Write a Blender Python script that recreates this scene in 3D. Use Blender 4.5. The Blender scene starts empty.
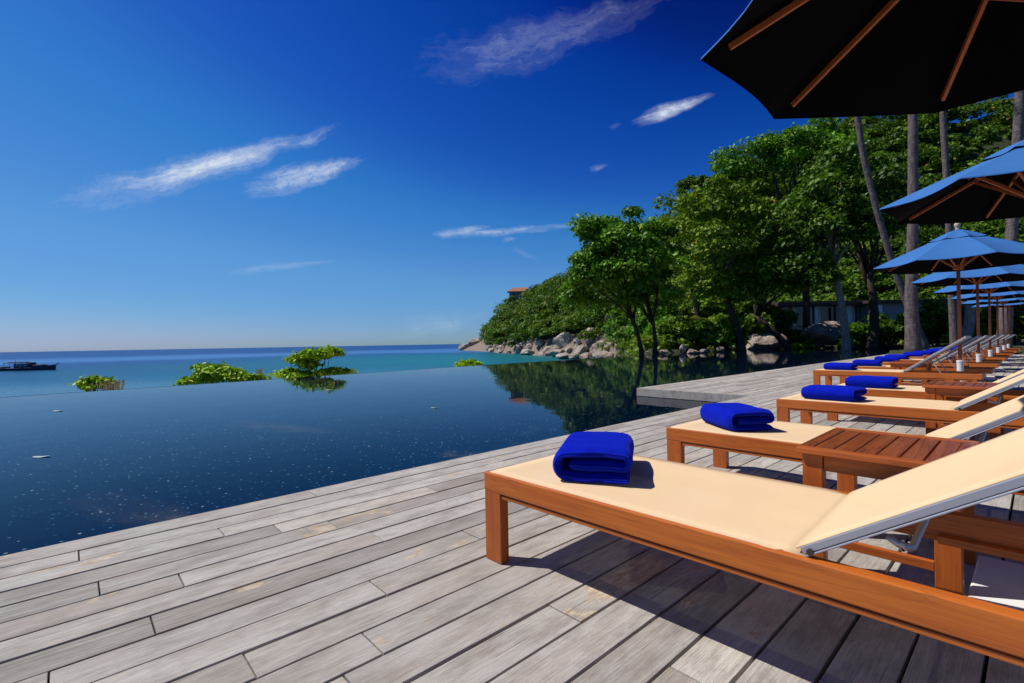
import bpy, bmesh, math, random
import numpy as np
from mathutils import Vector, Matrix, noise

random.seed(7)
rng = np.random.default_rng(7)
SC = bpy.context.scene
COL = SC.collection
R = math.radians
PI = math.pi

# ------------------------------------------------------------------ camera
F = 484.0
YAW = R(47.5)
ROLL = R(1.03)
PITCH = R(0.18)
CAMZ = 1.0
fw0 = Vector((-math.sin(YAW), math.cos(YAW), 0))
rt0 = Vector((math.cos(YAW), math.sin(YAW), 0))
UP = Vector((0, 0, 1))
fwd = (fw0 * math.cos(PITCH) + UP * math.sin(PITCH)).normalized()
up1 = (UP * math.cos(PITCH) - fw0 * math.sin(PITCH)).normalized()
cr = rt0 * math.cos(ROLL) - up1 * math.sin(ROLL)
cu = up1 * math.cos(ROLL) + rt0 * math.sin(ROLL)
cam = bpy.data.cameras.new('camera')
camo = bpy.data.objects.new('camera', cam)
COL.objects.link(camo)
m = Matrix((cr, cu, -fwd)).transposed().to_4x4()
m.translation = Vector((0, 0, CAMZ))
camo.matrix_world = m
cam.sensor_width = 36
cam.lens = F / 1024 * 36
cam.clip_start = 0.05
cam.clip_end = 90000
SC.camera = camo


def ray(px, py):
    return (fwd + cr * ((px - 512) / F) - cu * ((py - 341.5) / F))


def W(px, py, d):
    """world point at depth d along the horizontal viewing axis"""
    v = ray(px, py)
    return Vector((0, 0, CAMZ)) + v * (d / v.dot(fw0))


def G(px, py, z=0.0):
    v = ray(px, py)
    return Vector((0, 0, CAMZ)) + v * ((z - CAMZ) / v.z)


def gp(px, d, z):
    """world point in the bearing of px at depth d and height z"""
    p = fw0 * d + rt0 * ((px - 512) / F * d)
    return Vector((p.x, p.y, z))


def yh(px):
    return 343.0 - 0.018 * (px - 512)


# ------------------------------------------------------------------ scene object helpers
def tag(o, label=None, cat=None, group=None, kind=None):
    if label: o['label'] = label
    if cat: o['category'] = cat
    if group: o['group'] = group
    if kind: o['kind'] = kind
    return o


def empty(name, loc, label, cat, group=None, rz=0):
    o = bpy.data.objects.new(name, None)
    COL.objects.link(o)
    o.location = loc
    o.rotation_euler = (0, 0, rz)
    o.empty_display_size = 0.2
    return tag(o, label, cat, group)


def copy_tree(o, parent=None):
    c = o.copy()
    COL.objects.link(c)
    c.parent = parent
    for ch in list(o.children):
        copy_tree(ch, c)
    return c


class MB:
    def __init__(s):
        s.v = []; s.f = []; s.t = []; s.mi = []

    def add(s, verts, faces, tint=0.5, mi=0):
        b = len(s.v)
        s.v += [tuple(x) for x in verts]
        s.f += [tuple(i + b for i in f) for f in faces]
        s.t += [tint] * len(verts)
        s.mi += [mi] * len(faces)
        return s

    def box(s, lo, hi, rot=None, org=(0, 0, 0), tint=0.5, mi=0):
        x0, y0, z0 = lo; x1, y1, z1 = hi
        vs = [Vector(p) for p in ((x0,y0,z0),(x1,y0,z0),(x1,y1,z0),(x0,y1,z0),(x0,y0,z1),(x1,y0,z1),(x1,y1,z1),(x0,y1,z1))]
        if rot is not None:
            vs = [rot @ v for v in vs]
        o = Vector(org)
        vs = [v + o for v in vs]
        return s.add(vs, [(0,3,2,1),(4,5,6,7),(0,1,5,4),(1,2,6,5),(2,3,7,6),(3,0,4,7)], tint, mi)

    def bar(s, a, b, w, h, upv=(0, 0, 1), tint=0.5):
        """rectangular bar from a to b; w across, h along upv"""
        a = Vector(a); b = Vector(b); d = (b - a); L = d.length; d.normalize()
        side = d.cross(Vector(upv)).normalized(); u = side.cross(d)
        vs = []
        for p in (a, b):
            for (i, j) in ((-1,-1),(1,-1),(1,1),(-1,1)):
                vs.append(p + side * (i * w / 2) + u * (j * h / 2))
        return s.add(vs, [(0,1,2,3),(7,6,5,4),(0,4,5,1),(1,5,6,2),(2,6,7,3),(3,7,4,0)], tint)

    def tube(s, pts, rad, n=10, cap=True, tint=0.5):
        pts = [Vector(p) for p in pts]
        if not hasattr(rad, '__len__'): rad = [rad] * len(pts)
        b = len(s.v); rings = []
        ref = None
        for i, p in enumerate(pts):
            if i == 0: d = pts[1] - p
            elif i == len(pts) - 1: d = p - pts[i - 1]
            else: d = pts[i + 1] - pts[i - 1]
            d.normalize()
            if ref is None:
                ref = Vector((1, 0, 0)) if abs(d.x) < .8 else Vector((0, 1, 0))
            x = (ref - d * ref.dot(d)).normalized(); y = d.cross(x); ref = x
            for k in range(n):
                a = 2 * PI * k / n
                s.v.append(tuple(p + (x * math.cos(a) + y * math.sin(a)) * rad[i])); s.t.append(tint)
        for i in range(len(pts) - 1):
            for k in range(n):
                k2 = (k + 1) % n
                s.f.append((b + i*n + k, b + i*n + k2, b + (i+1)*n + k2, b + (i+1)*n + k)); s.mi.append(0)
        if cap:
            s.f.append(tuple(b + k for k in reversed(range(n)))); s.mi.append(0)
            e = b + (len(pts) - 1) * n
            s.f.append(tuple(e + k for k in range(n))); s.mi.append(0)
        return s

    def lathe(s, prof, org=(0, 0, 0), n=20, tint=.5):
        return s.tube([(org[0], org[1], org[2] + z) for r, z in prof], [max(r, 1e-4) for r, z in prof], n, True, tint)

    def build(s, name, mat, parent=None, bevel=0, smooth=False, seg=2):
        me = bpy.data.meshes.new(name)
        me.from_pydata(s.v, [], s.f)
        a = me.attributes.new('tint', 'FLOAT', 'POINT')
        a.data.foreach_set('value', s.t)
        mats = mat if isinstance(mat, (list, tuple)) else [mat]
        for x in mats: me.materials.append(x)
        if len(mats) > 1:
            me.polygons.foreach_set('material_index', s.mi)
        if smooth:
            me.polygons.foreach_set('use_smooth', [True] * len(me.polygons))
        me.update()
        o = bpy.data.objects.new(name, me)
        COL.objects.link(o)
        if parent is not None: o.parent = parent
        if bevel:
            mod = o.modifiers.new('bevel', 'BEVEL'); mod.width = bevel; mod.segments = seg; mod.limit_method = 'ANGLE'
        if smooth and bevel == 0:
            pass
        return o


def np_mesh(name, V, Fq, mat, parent=None, tint=None, smooth=False):
    """fast mesh from numpy arrays, Fq (n,k)"""
    me = bpy.data.meshes.new(name)
    n, k = Fq.shape
    me.vertices.add(len(V)); me.vertices.foreach_set('co', V.astype(np.float32).ravel())
    me.loops.add(n * k); me.loops.foreach_set('vertex_index', Fq.astype(np.int32).ravel())
    me.polygons.add(n)
    me.polygons.foreach_set('loop_start', np.arange(0, n * k, k, dtype=np.int32))
    me.polygons.foreach_set('loop_total', np.full(n, k, dtype=np.int32))
    if smooth: me.polygons.foreach_set('use_smooth', np.ones(n, dtype=bool))
    if tint is not None:
        a = me.attributes.new('tint', 'FLOAT', 'POINT'); a.data.foreach_set('value', tint.astype(np.float32))
    for x in (mat if isinstance(mat, (list, tuple)) else [mat]): me.materials.append(x)
    me.update(calc_edges=True)
    o = bpy.data.objects.new(name, me); COL.objects.link(o)
    if parent is not None: o.parent = parent
    return o


# ------------------------------------------------------------------ materials
def newmat(name):
    mt = bpy.data.materials.new(name); mt.use_nodes = True
    nt = mt.node_tree
    return mt, nt, nt.nodes['Principled BSDF'], nt.nodes['Material Output']


class NG:
    """tiny node-graph helper"""
    def __init__(s, nt): s.nt = nt; s.N = nt.nodes; s.L = nt.links

    def n(s, t, **kw):
        x = s.N.new(t)
        for k, v in kw.items(): setattr(x, k, v)
        return x

    def put(s, sock, v):
        if hasattr(v, 'links') or hasattr(v, 'is_linked'): s.L.new(v, sock)
        else:
            if hasattr(sock.default_value, '__len__') and hasattr(v, '__len__') and len(sock.default_value) == 4 and len(v) == 3: v = (*v, 1)
            sock.default_value = v

    def math(s, op, a, b=0.0, c=None, clamp=False):
        x = s.n('ShaderNodeMath', operation=op, use_clamp=clamp)
        s.put(x.inputs[0], a); s.put(x.inputs[1], b)
        if c is not None: s.put(x.inputs[2], c)
        return x.outputs[0]

    def mix(s, f, a, b, mode='MIX'):
        x = s.n('ShaderNodeMix', data_type='RGBA', blend_type=mode)
        s.put(x.inputs[0], f); s.put(x.inputs[6], a); s.put(x.inputs[7], b)
        return x.outputs[2]

    def noise(s, vec, scale=5, detail=4, rough=.5, dist=0, out=0):
        x = s.n('ShaderNodeTexNoise')
        if vec is not None: s.L.new(vec, x.inputs['Vector'])
        s.put(x.inputs['Scale'], scale); x.inputs['Detail'].default_value = detail
        x.inputs['Roughness'].default_value = rough; x.inputs['Distortion'].default_value = dist
        return x.outputs[out]

    def coord(s, kind='Object'): return s.n('ShaderNodeTexCoord').outputs[kind]

    def map(s, vec, scale=(1, 1, 1), loc=(0, 0, 0), rot=(0, 0, 0)):
        x = s.n('ShaderNodeMapping'); s.L.new(vec, x.inputs[0])
        x.inputs['Location'].default_value = loc; x.inputs['Rotation'].default_value = rot; x.inputs['Scale'].default_value = scale
        return x.outputs[0]

    def ramp(s, f, stops, interp='LINEAR'):
        x = s.n('ShaderNodeValToRGB'); cr_ = x.color_ramp; cr_.interpolation = interp
        while len(cr_.elements) < len(stops): cr_.elements.new(.5)
        for e, (p, c) in zip(cr_.elements, stops):
            e.position = p; e.color = (c, c, c, 1) if not hasattr(c, '__len__') else (*c, 1)
        s.put(x.inputs[0], f)
        return x.outputs[0]

    def attr(s, name='tint'): return s.n('ShaderNodeAttribute', attribute_name=name).outputs['Fac']

    def bump(s, h, strength=.3, dist=.01, normal=None):
        x = s.n('ShaderNodeBump'); s.put(x.inputs['Strength'], strength); x.inputs['Distance'].default_value = dist
        s.L.new(h, x.inputs['Height'])
        if normal: s.L.new(normal, x.inputs['Normal'])
        return x.outputs[0]

    def comb(s, x, y, z):
        c = s.n('ShaderNodeCombineXYZ'); s.put(c.inputs[0], x); s.put(c.inputs[1], y); s.put(c.inputs[2], z)
        return c.outputs[0]

    def sep(s, v):
        c = s.n('ShaderNodeSeparateXYZ'); s.L.new(v, c.inputs[0]); return c.outputs


def simple(name, col, rough=.6, metal=0, var=0.15, scale=8, bump=0.0, bscale=40, spec=.5):
    mt, nt, b, o = newmat(name); g = NG(nt)
    c = g.coord()
    f = g.noise(c, scale, 4)
    dk = tuple(x * (1 - var) for x in col); lt = tuple(min(1, x * (1 + var)) for x in col)
    nt.links.new(g.mix(f, dk, lt), b.inputs['Base Color'])
    b.inputs['Roughness'].default_value = rough; b.inputs['Metallic'].default_value = metal
    b.inputs['Specular IOR Level'].default_value = spec
    if bump:
        nt.links.new(g.bump(g.noise(c, bscale, 3), bump, .01), b.inputs['Normal'])
    return mt


def wood(name, c1, c2, axis=0, rough=.38, streak=1.0):
    mt, nt, b, o = newmat(name); g = NG(nt)
    c = g.coord()
    oi = g.n('ShaderNodeObjectInfo').outputs['Random']
    tv = g.math('ADD', g.math('MULTIPLY', g.attr(), 13.0), g.math('MULTIPLY', oi, 31.0))
    add = g.n('ShaderNodeVectorMath', operation='ADD'); nt.links.new(c, add.inputs[0]); nt.links.new(g.comb(tv, tv, tv), add.inputs[1])
    sc = [26.0] * 3; sc[axis] = 1.3
    f = g.noise(g.map(add.outputs[0], sc), 1.6, 6, .6, .6)
    sc2 = [90.0] * 3; sc2[axis] = 3
    fi = g.noise(g.map(add.outputs[0], sc2), 2.0, 4, .6)
    big = g.noise(add.outputs[0], 1.7, 2)
    col = g.mix(g.ramp(f, [(.32, 0), (.68, 1)]), c1, c2)
    sc3 = [9.0] * 3; sc3[axis] = .55
    vein = g.noise(g.map(add.outputs[0], sc3), 1.5, 5, .55, 1.6)
    vm = g.ramp(g.math('ABSOLUTE', g.math('SUBTRACT', vein, .5)), [(0, 1), (.022, 0)])
    col = g.mix(g.math('MULTIPLY', vm, .55 * streak), col, tuple(x * .5 for x in c1))
    col = g.mix(g.math('MULTIPLY', g.ramp(fi, [(.50, 0), (.72, 1)]), .45 * streak), col, tuple(x * .45 for x in c1))
    col = g.mix(g.math('MULTIPLY', big, .4), col, tuple(x * 1.25 for x in c2))
    nt.links.new(col, b.inputs['Base Color'])
    nt.links.new(g.ramp(f, [(.2, rough + .1), (.8, rough - .04)]), b.inputs['Roughness'])
    nt.links.new(g.bump(fi, .12, .003), b.inputs['Normal'])
    return mt


M = {}
M['teak'] = wood('teak_long', (.38, .078, .008), (.56, .150, .018), 0)
M['teak_up'] = wood('teak_upright', (.34, .066, .007), (.50, .125, .016), 2)
M['teak_cross'] = wood('teak_cross', (.38, .078, .008), (.56, .150, .018), 1)
M['slat'] = wood('oiled_slats', (.12, .022, .007), (.36, .095, .026), 1, .22, 1.5)
M['slatedge'] = wood('oiled_frame', (.30, .060, .012), (.48, .125, .022), 0, .28)
M['umb_wood'] = wood('umbrella_wood', (.24, .055, .014), (.36, .095, .022), 2, .5)
M['metal'] = simple('satin_aluminium', (.42, .43, .47), .40, .5, .05)
M['hinge'] = simple('dark_hinge', (.08, .07, .06), .5, .6)
M['white'] = simple('white_base', (.78, .78, .76), .5, 0, .05, 5, .1)
M['rubber'] = simple('black_plastic', (.012, .012, .014), .5)


def sling_mat():
    mt, nt, b, o = newmat('cream_sling'); g = NG(nt)
    c = g.coord()
    x = g.n('ShaderNodeTexWave', wave_type='BANDS', bands_direction='X'); nt.links.new(c, x.inputs[0]); x.inputs['Scale'].default_value = 240
    y = g.n('ShaderNodeTexWave', wave_type='BANDS', bands_direction='Y'); nt.links.new(c, y.inputs[0]); y.inputs['Scale'].default_value = 240
    w = g.math('MULTIPLY', x.outputs['Fac'], y.outputs['Fac'])
    big = g.noise(c, 3.5, 4, .6)
    col = g.mix(big, (.84, .60, .345), (.90, .68, .42))
    col = g.mix(g.math('MULTIPLY', w, .10), col, (.55, .38, .2))
    nt.links.new(col, b.inputs['Base Color'])
    b.inputs['Roughness'].default_value = .8; b.inputs['Specular IOR Level'].default_value = .2
    stain = g.ramp(g.noise(c, 1.4, 6, .7), [(.45, 0), (.75, 1)])
    col2 = g.mix(g.math('MULTIPLY', stain, .22), col, (.62, .45, .26)); nt.links.new(col2, b.inputs['Base Color'])
    h = g.math('ADD', g.math('MULTIPLY', w, .03), big)
    nt.links.new(g.bump(h, .25, .01), b.inputs['Normal'])
    tr = g.n('ShaderNodeBsdfTransparent'); ms = g.n('ShaderNodeMixShader'); ms.inputs[0].default_value = .17
    nt.links.new(b.outputs[0], ms.inputs[1]); nt.links.new(tr.outputs[0], ms.inputs[2]); nt.links.new(ms.outputs[0], o.inputs[0])
    return mt


M['sling'] = sling_mat()


def towel_mat():
    mt, nt, b, o = newmat('royal_terry'); g = NG(nt)
    c = g.coord()
    n1 = g.noise(c, 300, 3, .7); n2 = g.noise(c, 22, 4, .6)
    nt.links.new(g.mix(n2, (.001, .004, .27), (.004, .018, .48)), b.inputs['Base Color'])
    b.inputs['Roughness'].default_value = .95; b.inputs['Specular IOR Level'].default_value = .05
    b.inputs['Sheen Weight'].default_value = .25; b.inputs['Sheen Tint'].default_value = (.05, .1, 1, 1)
    h = g.math('ADD', g.math('MULTIPLY', n1, .35), n2)
    nt.links.new(g.bump(h, .55, .008), b.inputs['Normal'])
    return mt


M['towel'] = towel_mat()


def canopy_mats():
    mt, nt, b, o = newmat('blue_canopy'); g = NG(nt)
    c = g.coord()
    big = g.noise(c, 2.4, 4, .55); fine = g.noise(g.map(c, (1, 1, 1)), 350, 2)
    nt.links.new(g.mix(big, (.032, .128, .35), (.046, .165, .43)), b.inputs['Base Color'])
    b.inputs['Roughness'].default_value = .9; b.inputs['Specular IOR Level'].default_value = .2
    nt.links.new(g.bump(g.math('ADD', g.math('MULTIPLY', fine, .1), big), .25, .02), b.inputs['Normal'])
    m2 = simple('shaded_underside', (.0012, .0014, .003), .9, 0, .2, 4, spec=.05)  # underside of the canopy cloth, its shade put into a near-black colour
    return mt, m2


M['canopy'], M['canopy_shade'] = canopy_mats()


def deck_mat():
    mt, nt, b, o = newmat('weathered_deck'); g = NG(nt)
    c = g.coord(); t = g.attr()
    off = g.comb(g.math('MULTIPLY', t, 37.0), g.math('MULTIPLY', t, 91.0), 0.0)
    add = g.n('ShaderNodeVectorMath', operation='ADD'); nt.links.new(c, add.inputs[0]); nt.links.new(off, add.inputs[1])
    v = add.outputs[0]
    tone = g.ramp(t, [(0, (.21, .188, .162)), (.22, (.33, .305, .272)), (.5, (.44, .412, .372)), (.70, (.35, .312, .265)), (.86, (.50, .472, .43)), (1, (.56, .51, .43))])
    grain = g.noise(g.map(v, (60, 1.6, 20)), 1.2, 8, .7, .5)
    fib = g.noise(g.map(v, (190, 5, 60)), 1.5, 5, .65)
    col = g.mix(g.ramp(grain, [(.30, 0), (.70, 1)]), tone, (.71, .68, .63), 'MIX')
    col = g.mix(.52, tone, col)
    col = g.mix(g.math('MULTIPLY', g.ramp(fib, [(.47, 0), (.70, 1)]), .50), col, (.12, .105, .09))
    mott = g.noise(g.map(v, (5, 1.6, 5)), 2.2, 7, .72)
    col = g.mix(g.math('MULTIPLY', g.ramp(mott, [(.36, 1), (.56, 0)]), .55), col, (.17, .145, .12))
    # bleached-back patches where the silver skin has worn off
    pn = g.noise(g.map(v, (2.6, 1.1, 3)), 1.0, 8, .74, .9)
    pm = g.ramp(pn, [(.600, 0), (.622, 1)])
    pcol = g.mix(g.ramp(g.noise(g.map(v, (22, 6, 20)), 2, 5, .7), [(.4, 0), (.6, 1)]), (.40, .27, .15), (.68, .58, .42))
    col = g.mix(g.math('MULTIPLY', pm, .8), col, pcol)
    rn = g.ramp(g.noise(g.map(v, (2.2, .6, 2)), 1.1, 5, .6, .3), [(.5, 0), (.75, 1)])
    col = g.mix(g.math('MULTIPLY', rn, .50), col, (.34, .25, .185))
    lo_ = g.ramp(g.noise(c, .55, 3), [(.42, 0), (.62, 1)])
    col = g.mix(g.math('MULTIPLY', lo_, .20), col, (.32, .27, .215))
    # fine dark checks and specks
    ck = g.ramp(g.noise(g.map(v, (110, 2.2, 30)), 1, 3, .5), [(.70, 0), (.74, 1)])
    col = g.mix(g.math('MULTIPLY', ck, .65), col, (.05, .045, .04))
    nt.links.new(col, b.inputs['Base Color'])
    b.inputs['Roughness'].default_value = .78; b.inputs['Specular IOR Level'].default_value = .25
    h = g.math('SUBTRACT', g.math('ADD', g.math('MULTIPLY', fib, .5), grain), g.math('MULTIPLY', ck, .8))
    nt.links.new(g.bump(h, .7, .007), b.inputs['Normal'])
    return mt


M['deck'] = deck_mat()
M['soil'] = simple('dark_soil', (.03, .025, .02), .95, 0, .3, 2, .3)


def pool_mat():
    mt, nt, b, o = newmat('pool_water'); g = NG(nt)
    c = g.coord()
    # dark mosaic of small tiles; glints of some painted in as pale specks
    vo = g.n('ShaderNodeTexVoronoi', feature='F1'); nt.links.new(g.map(c, (25, 25, 25)), vo.inputs['Vector']); vo.inputs['Scale'].default_value = 1.0
    sepc = g.n('ShaderNodeSeparateColor'); nt.links.new(vo.outputs['Color'], sepc.inputs[0])
    rnd = sepc.outputs[0]
    small = g.math('LESS_THAN', vo.outputs['Distance'], g.math('ADD', .10, g.math('MULTIPLY', sepc.outputs[2], .19)))
    dens = g.noise(c, .55, 3)
    pick = g.math('GREATER_THAN', g.math('ADD', rnd, g.math('MULTIPLY', dens, .55)), .97)
    spk = g.math('MULTIPLY', small, pick)
    pale = g.ramp(sepc.outputs[1], [(0, (.006, .035, .08)), (.45, (.015, .075, .14)), (.75, (.05, .13, .19)), (.93, (.15, .19, .22)), (1, (.34, .34, .32))])
    gx = g.n('ShaderNodeTexBrick'); nt.links.new(g.map(c, (10, 10, 10)), gx.inputs[0])
    gx.inputs['Color1'].default_value = (.0003, .0035, .017, 1); gx.inputs['Color2'].default_value = (.0009, .007, .024, 1); gx.inputs['Mortar'].default_value = (.001, .003, .009, 1)
    gx.inputs['Scale'].default_value = 1; gx.inputs['Mortar Size'].default_value = .03
    col = g.mix(spk, gx.outputs['Color'], pale)
    nt.links.new(col, b.inputs['Base Color'])
    b.inputs['Roughness'].default_value = .02; b.inputs['IOR'].default_value = 1.14; b.inputs['Specular Tint'].default_value = (.05, .45, 1, 1)
    n1 = g.noise(g.map(c, (1, 1, 1)), 1.1, 3, .5); n2 = g.noise(c, 5, 2)
    h = g.math('ADD', n1, g.math('MULTIPLY', n2, .15))
    nt.links.new(g.bump(h, .16, .02), b.inputs['Normal'])
    return mt


M['pool'] = pool_mat()


def sea_mat():
    mt, nt, b, o = newmat('sea_water'); g = NG(nt)
    c = g.coord(); s = g.sep(c)
    r = g.math('SQRT', g.math('ADD', g.math('POWER', s[0], 2.0), g.math('POWER', s[1], 2.0)))
    lr = g.math('DIVIDE', g.math('LOGARITHM', g.math('MAXIMUM', r, 10.0), 10.0), 4.0)   # 100 m -> .5, 1000 m -> .75
    wob = g.noise(g.map(c, (.0022, .006, 1)), 1, 4, .6)
    lr2 = g.math('ADD', lr, g.math('MULTIPLY', g.math('SUBTRACT', wob, .5), .13))
    col = g.ramp(lr2, [(.36, (.12, .21, .30)), (.46, (.085, .18, .30)), (.482, (.02, .085, .22)), (.50, (.006, .045, .16)), (.55, (.006, .040, .16)), (.578, (.010, .06, .21)), (.605, (.06, .17, .38)), (.63, (.05, .14, .34)), (.65, (.008, .05, .19)), (.75, (.006, .04, .17))])
    # the bay under the headland is shallow over sand: turquoise
    bay = g.n('ShaderNodeVectorMath', operation='DISTANCE'); nt.links.new(c, bay.inputs[0]); bay.inputs[1].default_value = tuple(gp(520, 130, -3).xy) + (0,)
    bf = g.ramp(g.math('DIVIDE', g.math('ADD', bay.outputs['Value'], g.math('MULTIPLY', wob, 40.0)), 150.0), [(.30, 1), (1, 0)])
    col = g.mix(g.math('MULTIPLY', bf, .85), col, (.003, .16, .17))
    # darker reef patches
    rf = g.ramp(g.noise(g.map(c, (.012, .03, 1)), 1, 5, .65), [(.50, 0), (.60, 1)])
    near = g.ramp(lr, [(.40, 1), (.56, 0)])
    col = g.mix(g.math('MULTIPLY', g.math('MULTIPLY', rf, near), .5), col, (.03, .085, .11))
    nt.links.new(col, b.inputs['Base Color'])
    b.inputs['Roughness'].default_value = .30; b.inputs['IOR'].default_value = 1.16
    w1 = g.noise(g.map(c, (.35, .9, 1), rot=(0, 0, R(20))), 1, 5, .6)
    nt.links.new(g.bump(w1, .7, .35), b.inputs['Normal'])
    return mt


M['sea'] = sea_mat()


def leaf_mat(name, c1, c2, rare=None, trans=.28, rough=.5):
    mt, nt, b, o = newmat(name); g = NG(nt)
    t = g.attr()
    stops = [(0, c1), (.9 if rare else 1, c2)]
    if rare: stops.append((1, rare))
    col = g.ramp(t, stops)
    nt.links.new(col, b.inputs['Base Color']); b.inputs['Roughness'].default_value = rough
    b.inputs['Specular IOR Level'].default_value = .25
    tl = g.n('ShaderNodeBsdfTranslucent'); nt.links.new(g.mix(.5, col, (.12, .26, .005)), tl.inputs[0])
    ms = g.n('ShaderNodeMixShader'); ms.inputs[0].default_value = trans
    nt.links.new(b.outputs[0], ms.inputs[1]); nt.links.new(tl.outputs[0], ms.inputs[2]); nt.links.new(ms.outputs[0], o.inputs[0])
    return mt


M['leafA'] = leaf_mat('almond_leaves', (.028, .105, .004), (.20, .42, .014), (.46, .52, .035))
M['leafB'] = leaf_mat('olive_leaves', (.040, .105, .005), (.29, .42, .020), (.42, .26, .03))
M['leafC'] = leaf_mat('bright_leaves', (.16, .36, .004), (.46, .66, .012), (.70, .60, .06))
M['leafD'] = leaf_mat('deep_leaves', (.018, .062, .005), (.14, .26, .014))
M['leafH'] = leaf_mat('hill_leaves', (.016, .055, .004), (.15, .27, .012), (.34, .24, .04))
M['frond'] = leaf_mat('frond_leaves', (.07, .10, .015), (.20, .21, .045), (.28, .22, .07))
M['dryreed'] = leaf_mat('dry_stalks', (.50, .34, .19), (.75, .56, .34))


def bark(name, c1, c2, sc=3):
    mt, nt, b, o = newmat(name); g = NG(nt); c = g.coord()
    f = g.noise(g.map(c, (sc, sc, sc * .35)), 2.5, 7, .7)
    rg = g.noise(g.map(c, (.6, .6, 9)), 1.2, 3, .6)
    nt.links.new(g.mix(g.ramp(f, [(.35, 0), (.65, 1)]), c1, c2), b.inputs['Base Color'])
    b.inputs['Roughness'].default_value = .9; b.inputs['Specular IOR Level'].default_value = .15
    nt.links.new(g.bump(g.math('ADD', f, rg), .7, .06), b.inputs['Normal'])
    return mt


M['bark_dark'] = bark('dark_bark', (.035, .026, .02), (.10, .08, .06))
M['bark_pale'] = bark('pale_bark', (.16, .12, .10), (.42, .33, .29))
M['bark_palm'] = bark('palm_bark', (.07, .055, .052), (.19, .155, .15))


def rock_mat():
    mt, nt, b, o = newmat('granite'); g = NG(nt); c = g.coord()
    oi = g.n('ShaderNodeObjectInfo').outputs['Random']
    ad = g.n('ShaderNodeVectorMath', operation='ADD'); nt.links.new(c, ad.inputs[0]); nt.links.new(g.comb(g.math('MULTIPLY', oi, 50), 0.0, 0.0), ad.inputs[1])
    v = ad.outputs[0]
    f = g.noise(v, 1.3, 8, .7); f2 = g.noise(v, 5.5, 6, .7)
    col = g.mix(g.ramp(f, [(.38, 0), (.6, 1)]), (.19, .125, .085), (.50, .41, .33))
    col = g.mix(g.math('MULTIPLY', oi, .35), col, (.50, .46, .43))
    col = g.mix(g.math('MULTIPLY', g.ramp(f2, [(.5, 0), (.62, 1)]), .5), col, (.07, .055, .045))
    z = g.sep(c)[2]
    # tide band at the foot of the rock
    wet = g.ramp(g.math('ADD', z, g.math('MULTIPLY', f, .3)), [(.12, 1), (.28, 0)])
    col = g.mix(g.math('MULTIPLY', wet, .6), col, (.16, .09, .045))
    nt.links.new(col, b.inputs['Base Color']); b.inputs['Roughness'].default_value = .85
    nt.links.new(g.bump(g.math('ADD', f, g.math('MULTIPLY', f2, .4)), .8, .25), b.inputs['Normal'])
    return mt


M['rock'] = rock_mat()


def ground_mat():
    mt, nt, b, o = newmat('undergrowth'); g = NG(nt); c = g.coord()
    f = g.noise(c, .35, 6, .65); f2 = g.noise(c, 2.5, 6, .7)
    col = g.mix(f, (.018, .028, .008), (.06, .085, .018))
    col = g.mix(g.math('MULTIPLY', g.ramp(f2, [(.45, 0), (.6, 1)]), .5), col, (.045, .04, .02))
    s = g.sep(c)
    # open grass on the seaward face of the headland
    d = g.n('ShaderNodeVectorMath', operation='DISTANCE'); nt.links.new(c, d.inputs[0]); d.inputs[1].default_value = tuple(gp(478, 292, 6))
    gf = g.ramp(g.math('DIVIDE', d.outputs['Value'], 24.0), [(.7, 1), (1, 0)])
    col = g.mix(gf, col, g.mix(f2, (.12, .16, .03), (.22, .22, .07)))
    low = g.ramp(g.math('MULTIPLY', g.math('ADD', s[2], 4.0), .25), [(.30, 1), (.62, 0)])
    ds2 = g.n('ShaderNodeVectorMath', operation='LENGTH'); nt.links.new(c, ds2.inputs[0])
    fr_ = g.ramp(g.math('DIVIDE', ds2.outputs['Value'], 300.0), [(.31, 0), (.345, 1)])
    low2 = g.math('MULTIPLY', fr_, g.ramp(g.math('MULTIPLY', g.math('ADD', s[2], 4.0), .1), [(.5, 1), (.75, 0)]))
    low = g.math('MAXIMUM', low, low2)
    col = g.mix(low, col, g.mix(f2, (.14, .10, .07), (.30, .24, .18)))
    nt.links.new(col, b.inputs['Base Color']); b.inputs['Roughness'].default_value = .95
    nt.links.new(g.bump(f2, .8, .3), b.inputs['Normal'])
    return mt


M['ground'] = ground_mat()
M['grass'] = simple('lawn', (.10, .15, .02), .9, 0, .35, 3, .4, 30)
M['sand'] = simple('sand', (.35, .28, .19), .95, 0, .2, 2, .3)
M['plaster'] = simple('white_plaster', (.80, .80, .78), .85, 0, .12, 1.5, .1)
M['plaster2'] = simple('grey_plaster', (.22, .24, .26), .85, 0, .12, 1.5, .1)
M['darkwood'] = wood('dark_timber', (.02, .014, .01), (.05, .033, .022), 2, .6)
M['redpost'] = wood('red_timber', (.22, .06, .02), (.33, .10, .035), 2, .5)
M['glass'] = simple('dark_glass', (.01, .012, .015), .06, 0, .1, 1)
M['tile'] = simple('terracotta', (.36, .14, .07), .8, 0, .25, 1.2, .3, 6)
M['boatdark'] = simple('boat_hull_paint', (.018, .028, .05), .5, 0, .3, .8)
M['boatwhite'] = simple('boat_white_paint', (.30, .36, .42), .5, 0, .2, 1)
M['coping'] = simple('pool_wall_stone', (.05, .055, .06), .4, 0, .2, 3)

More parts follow.
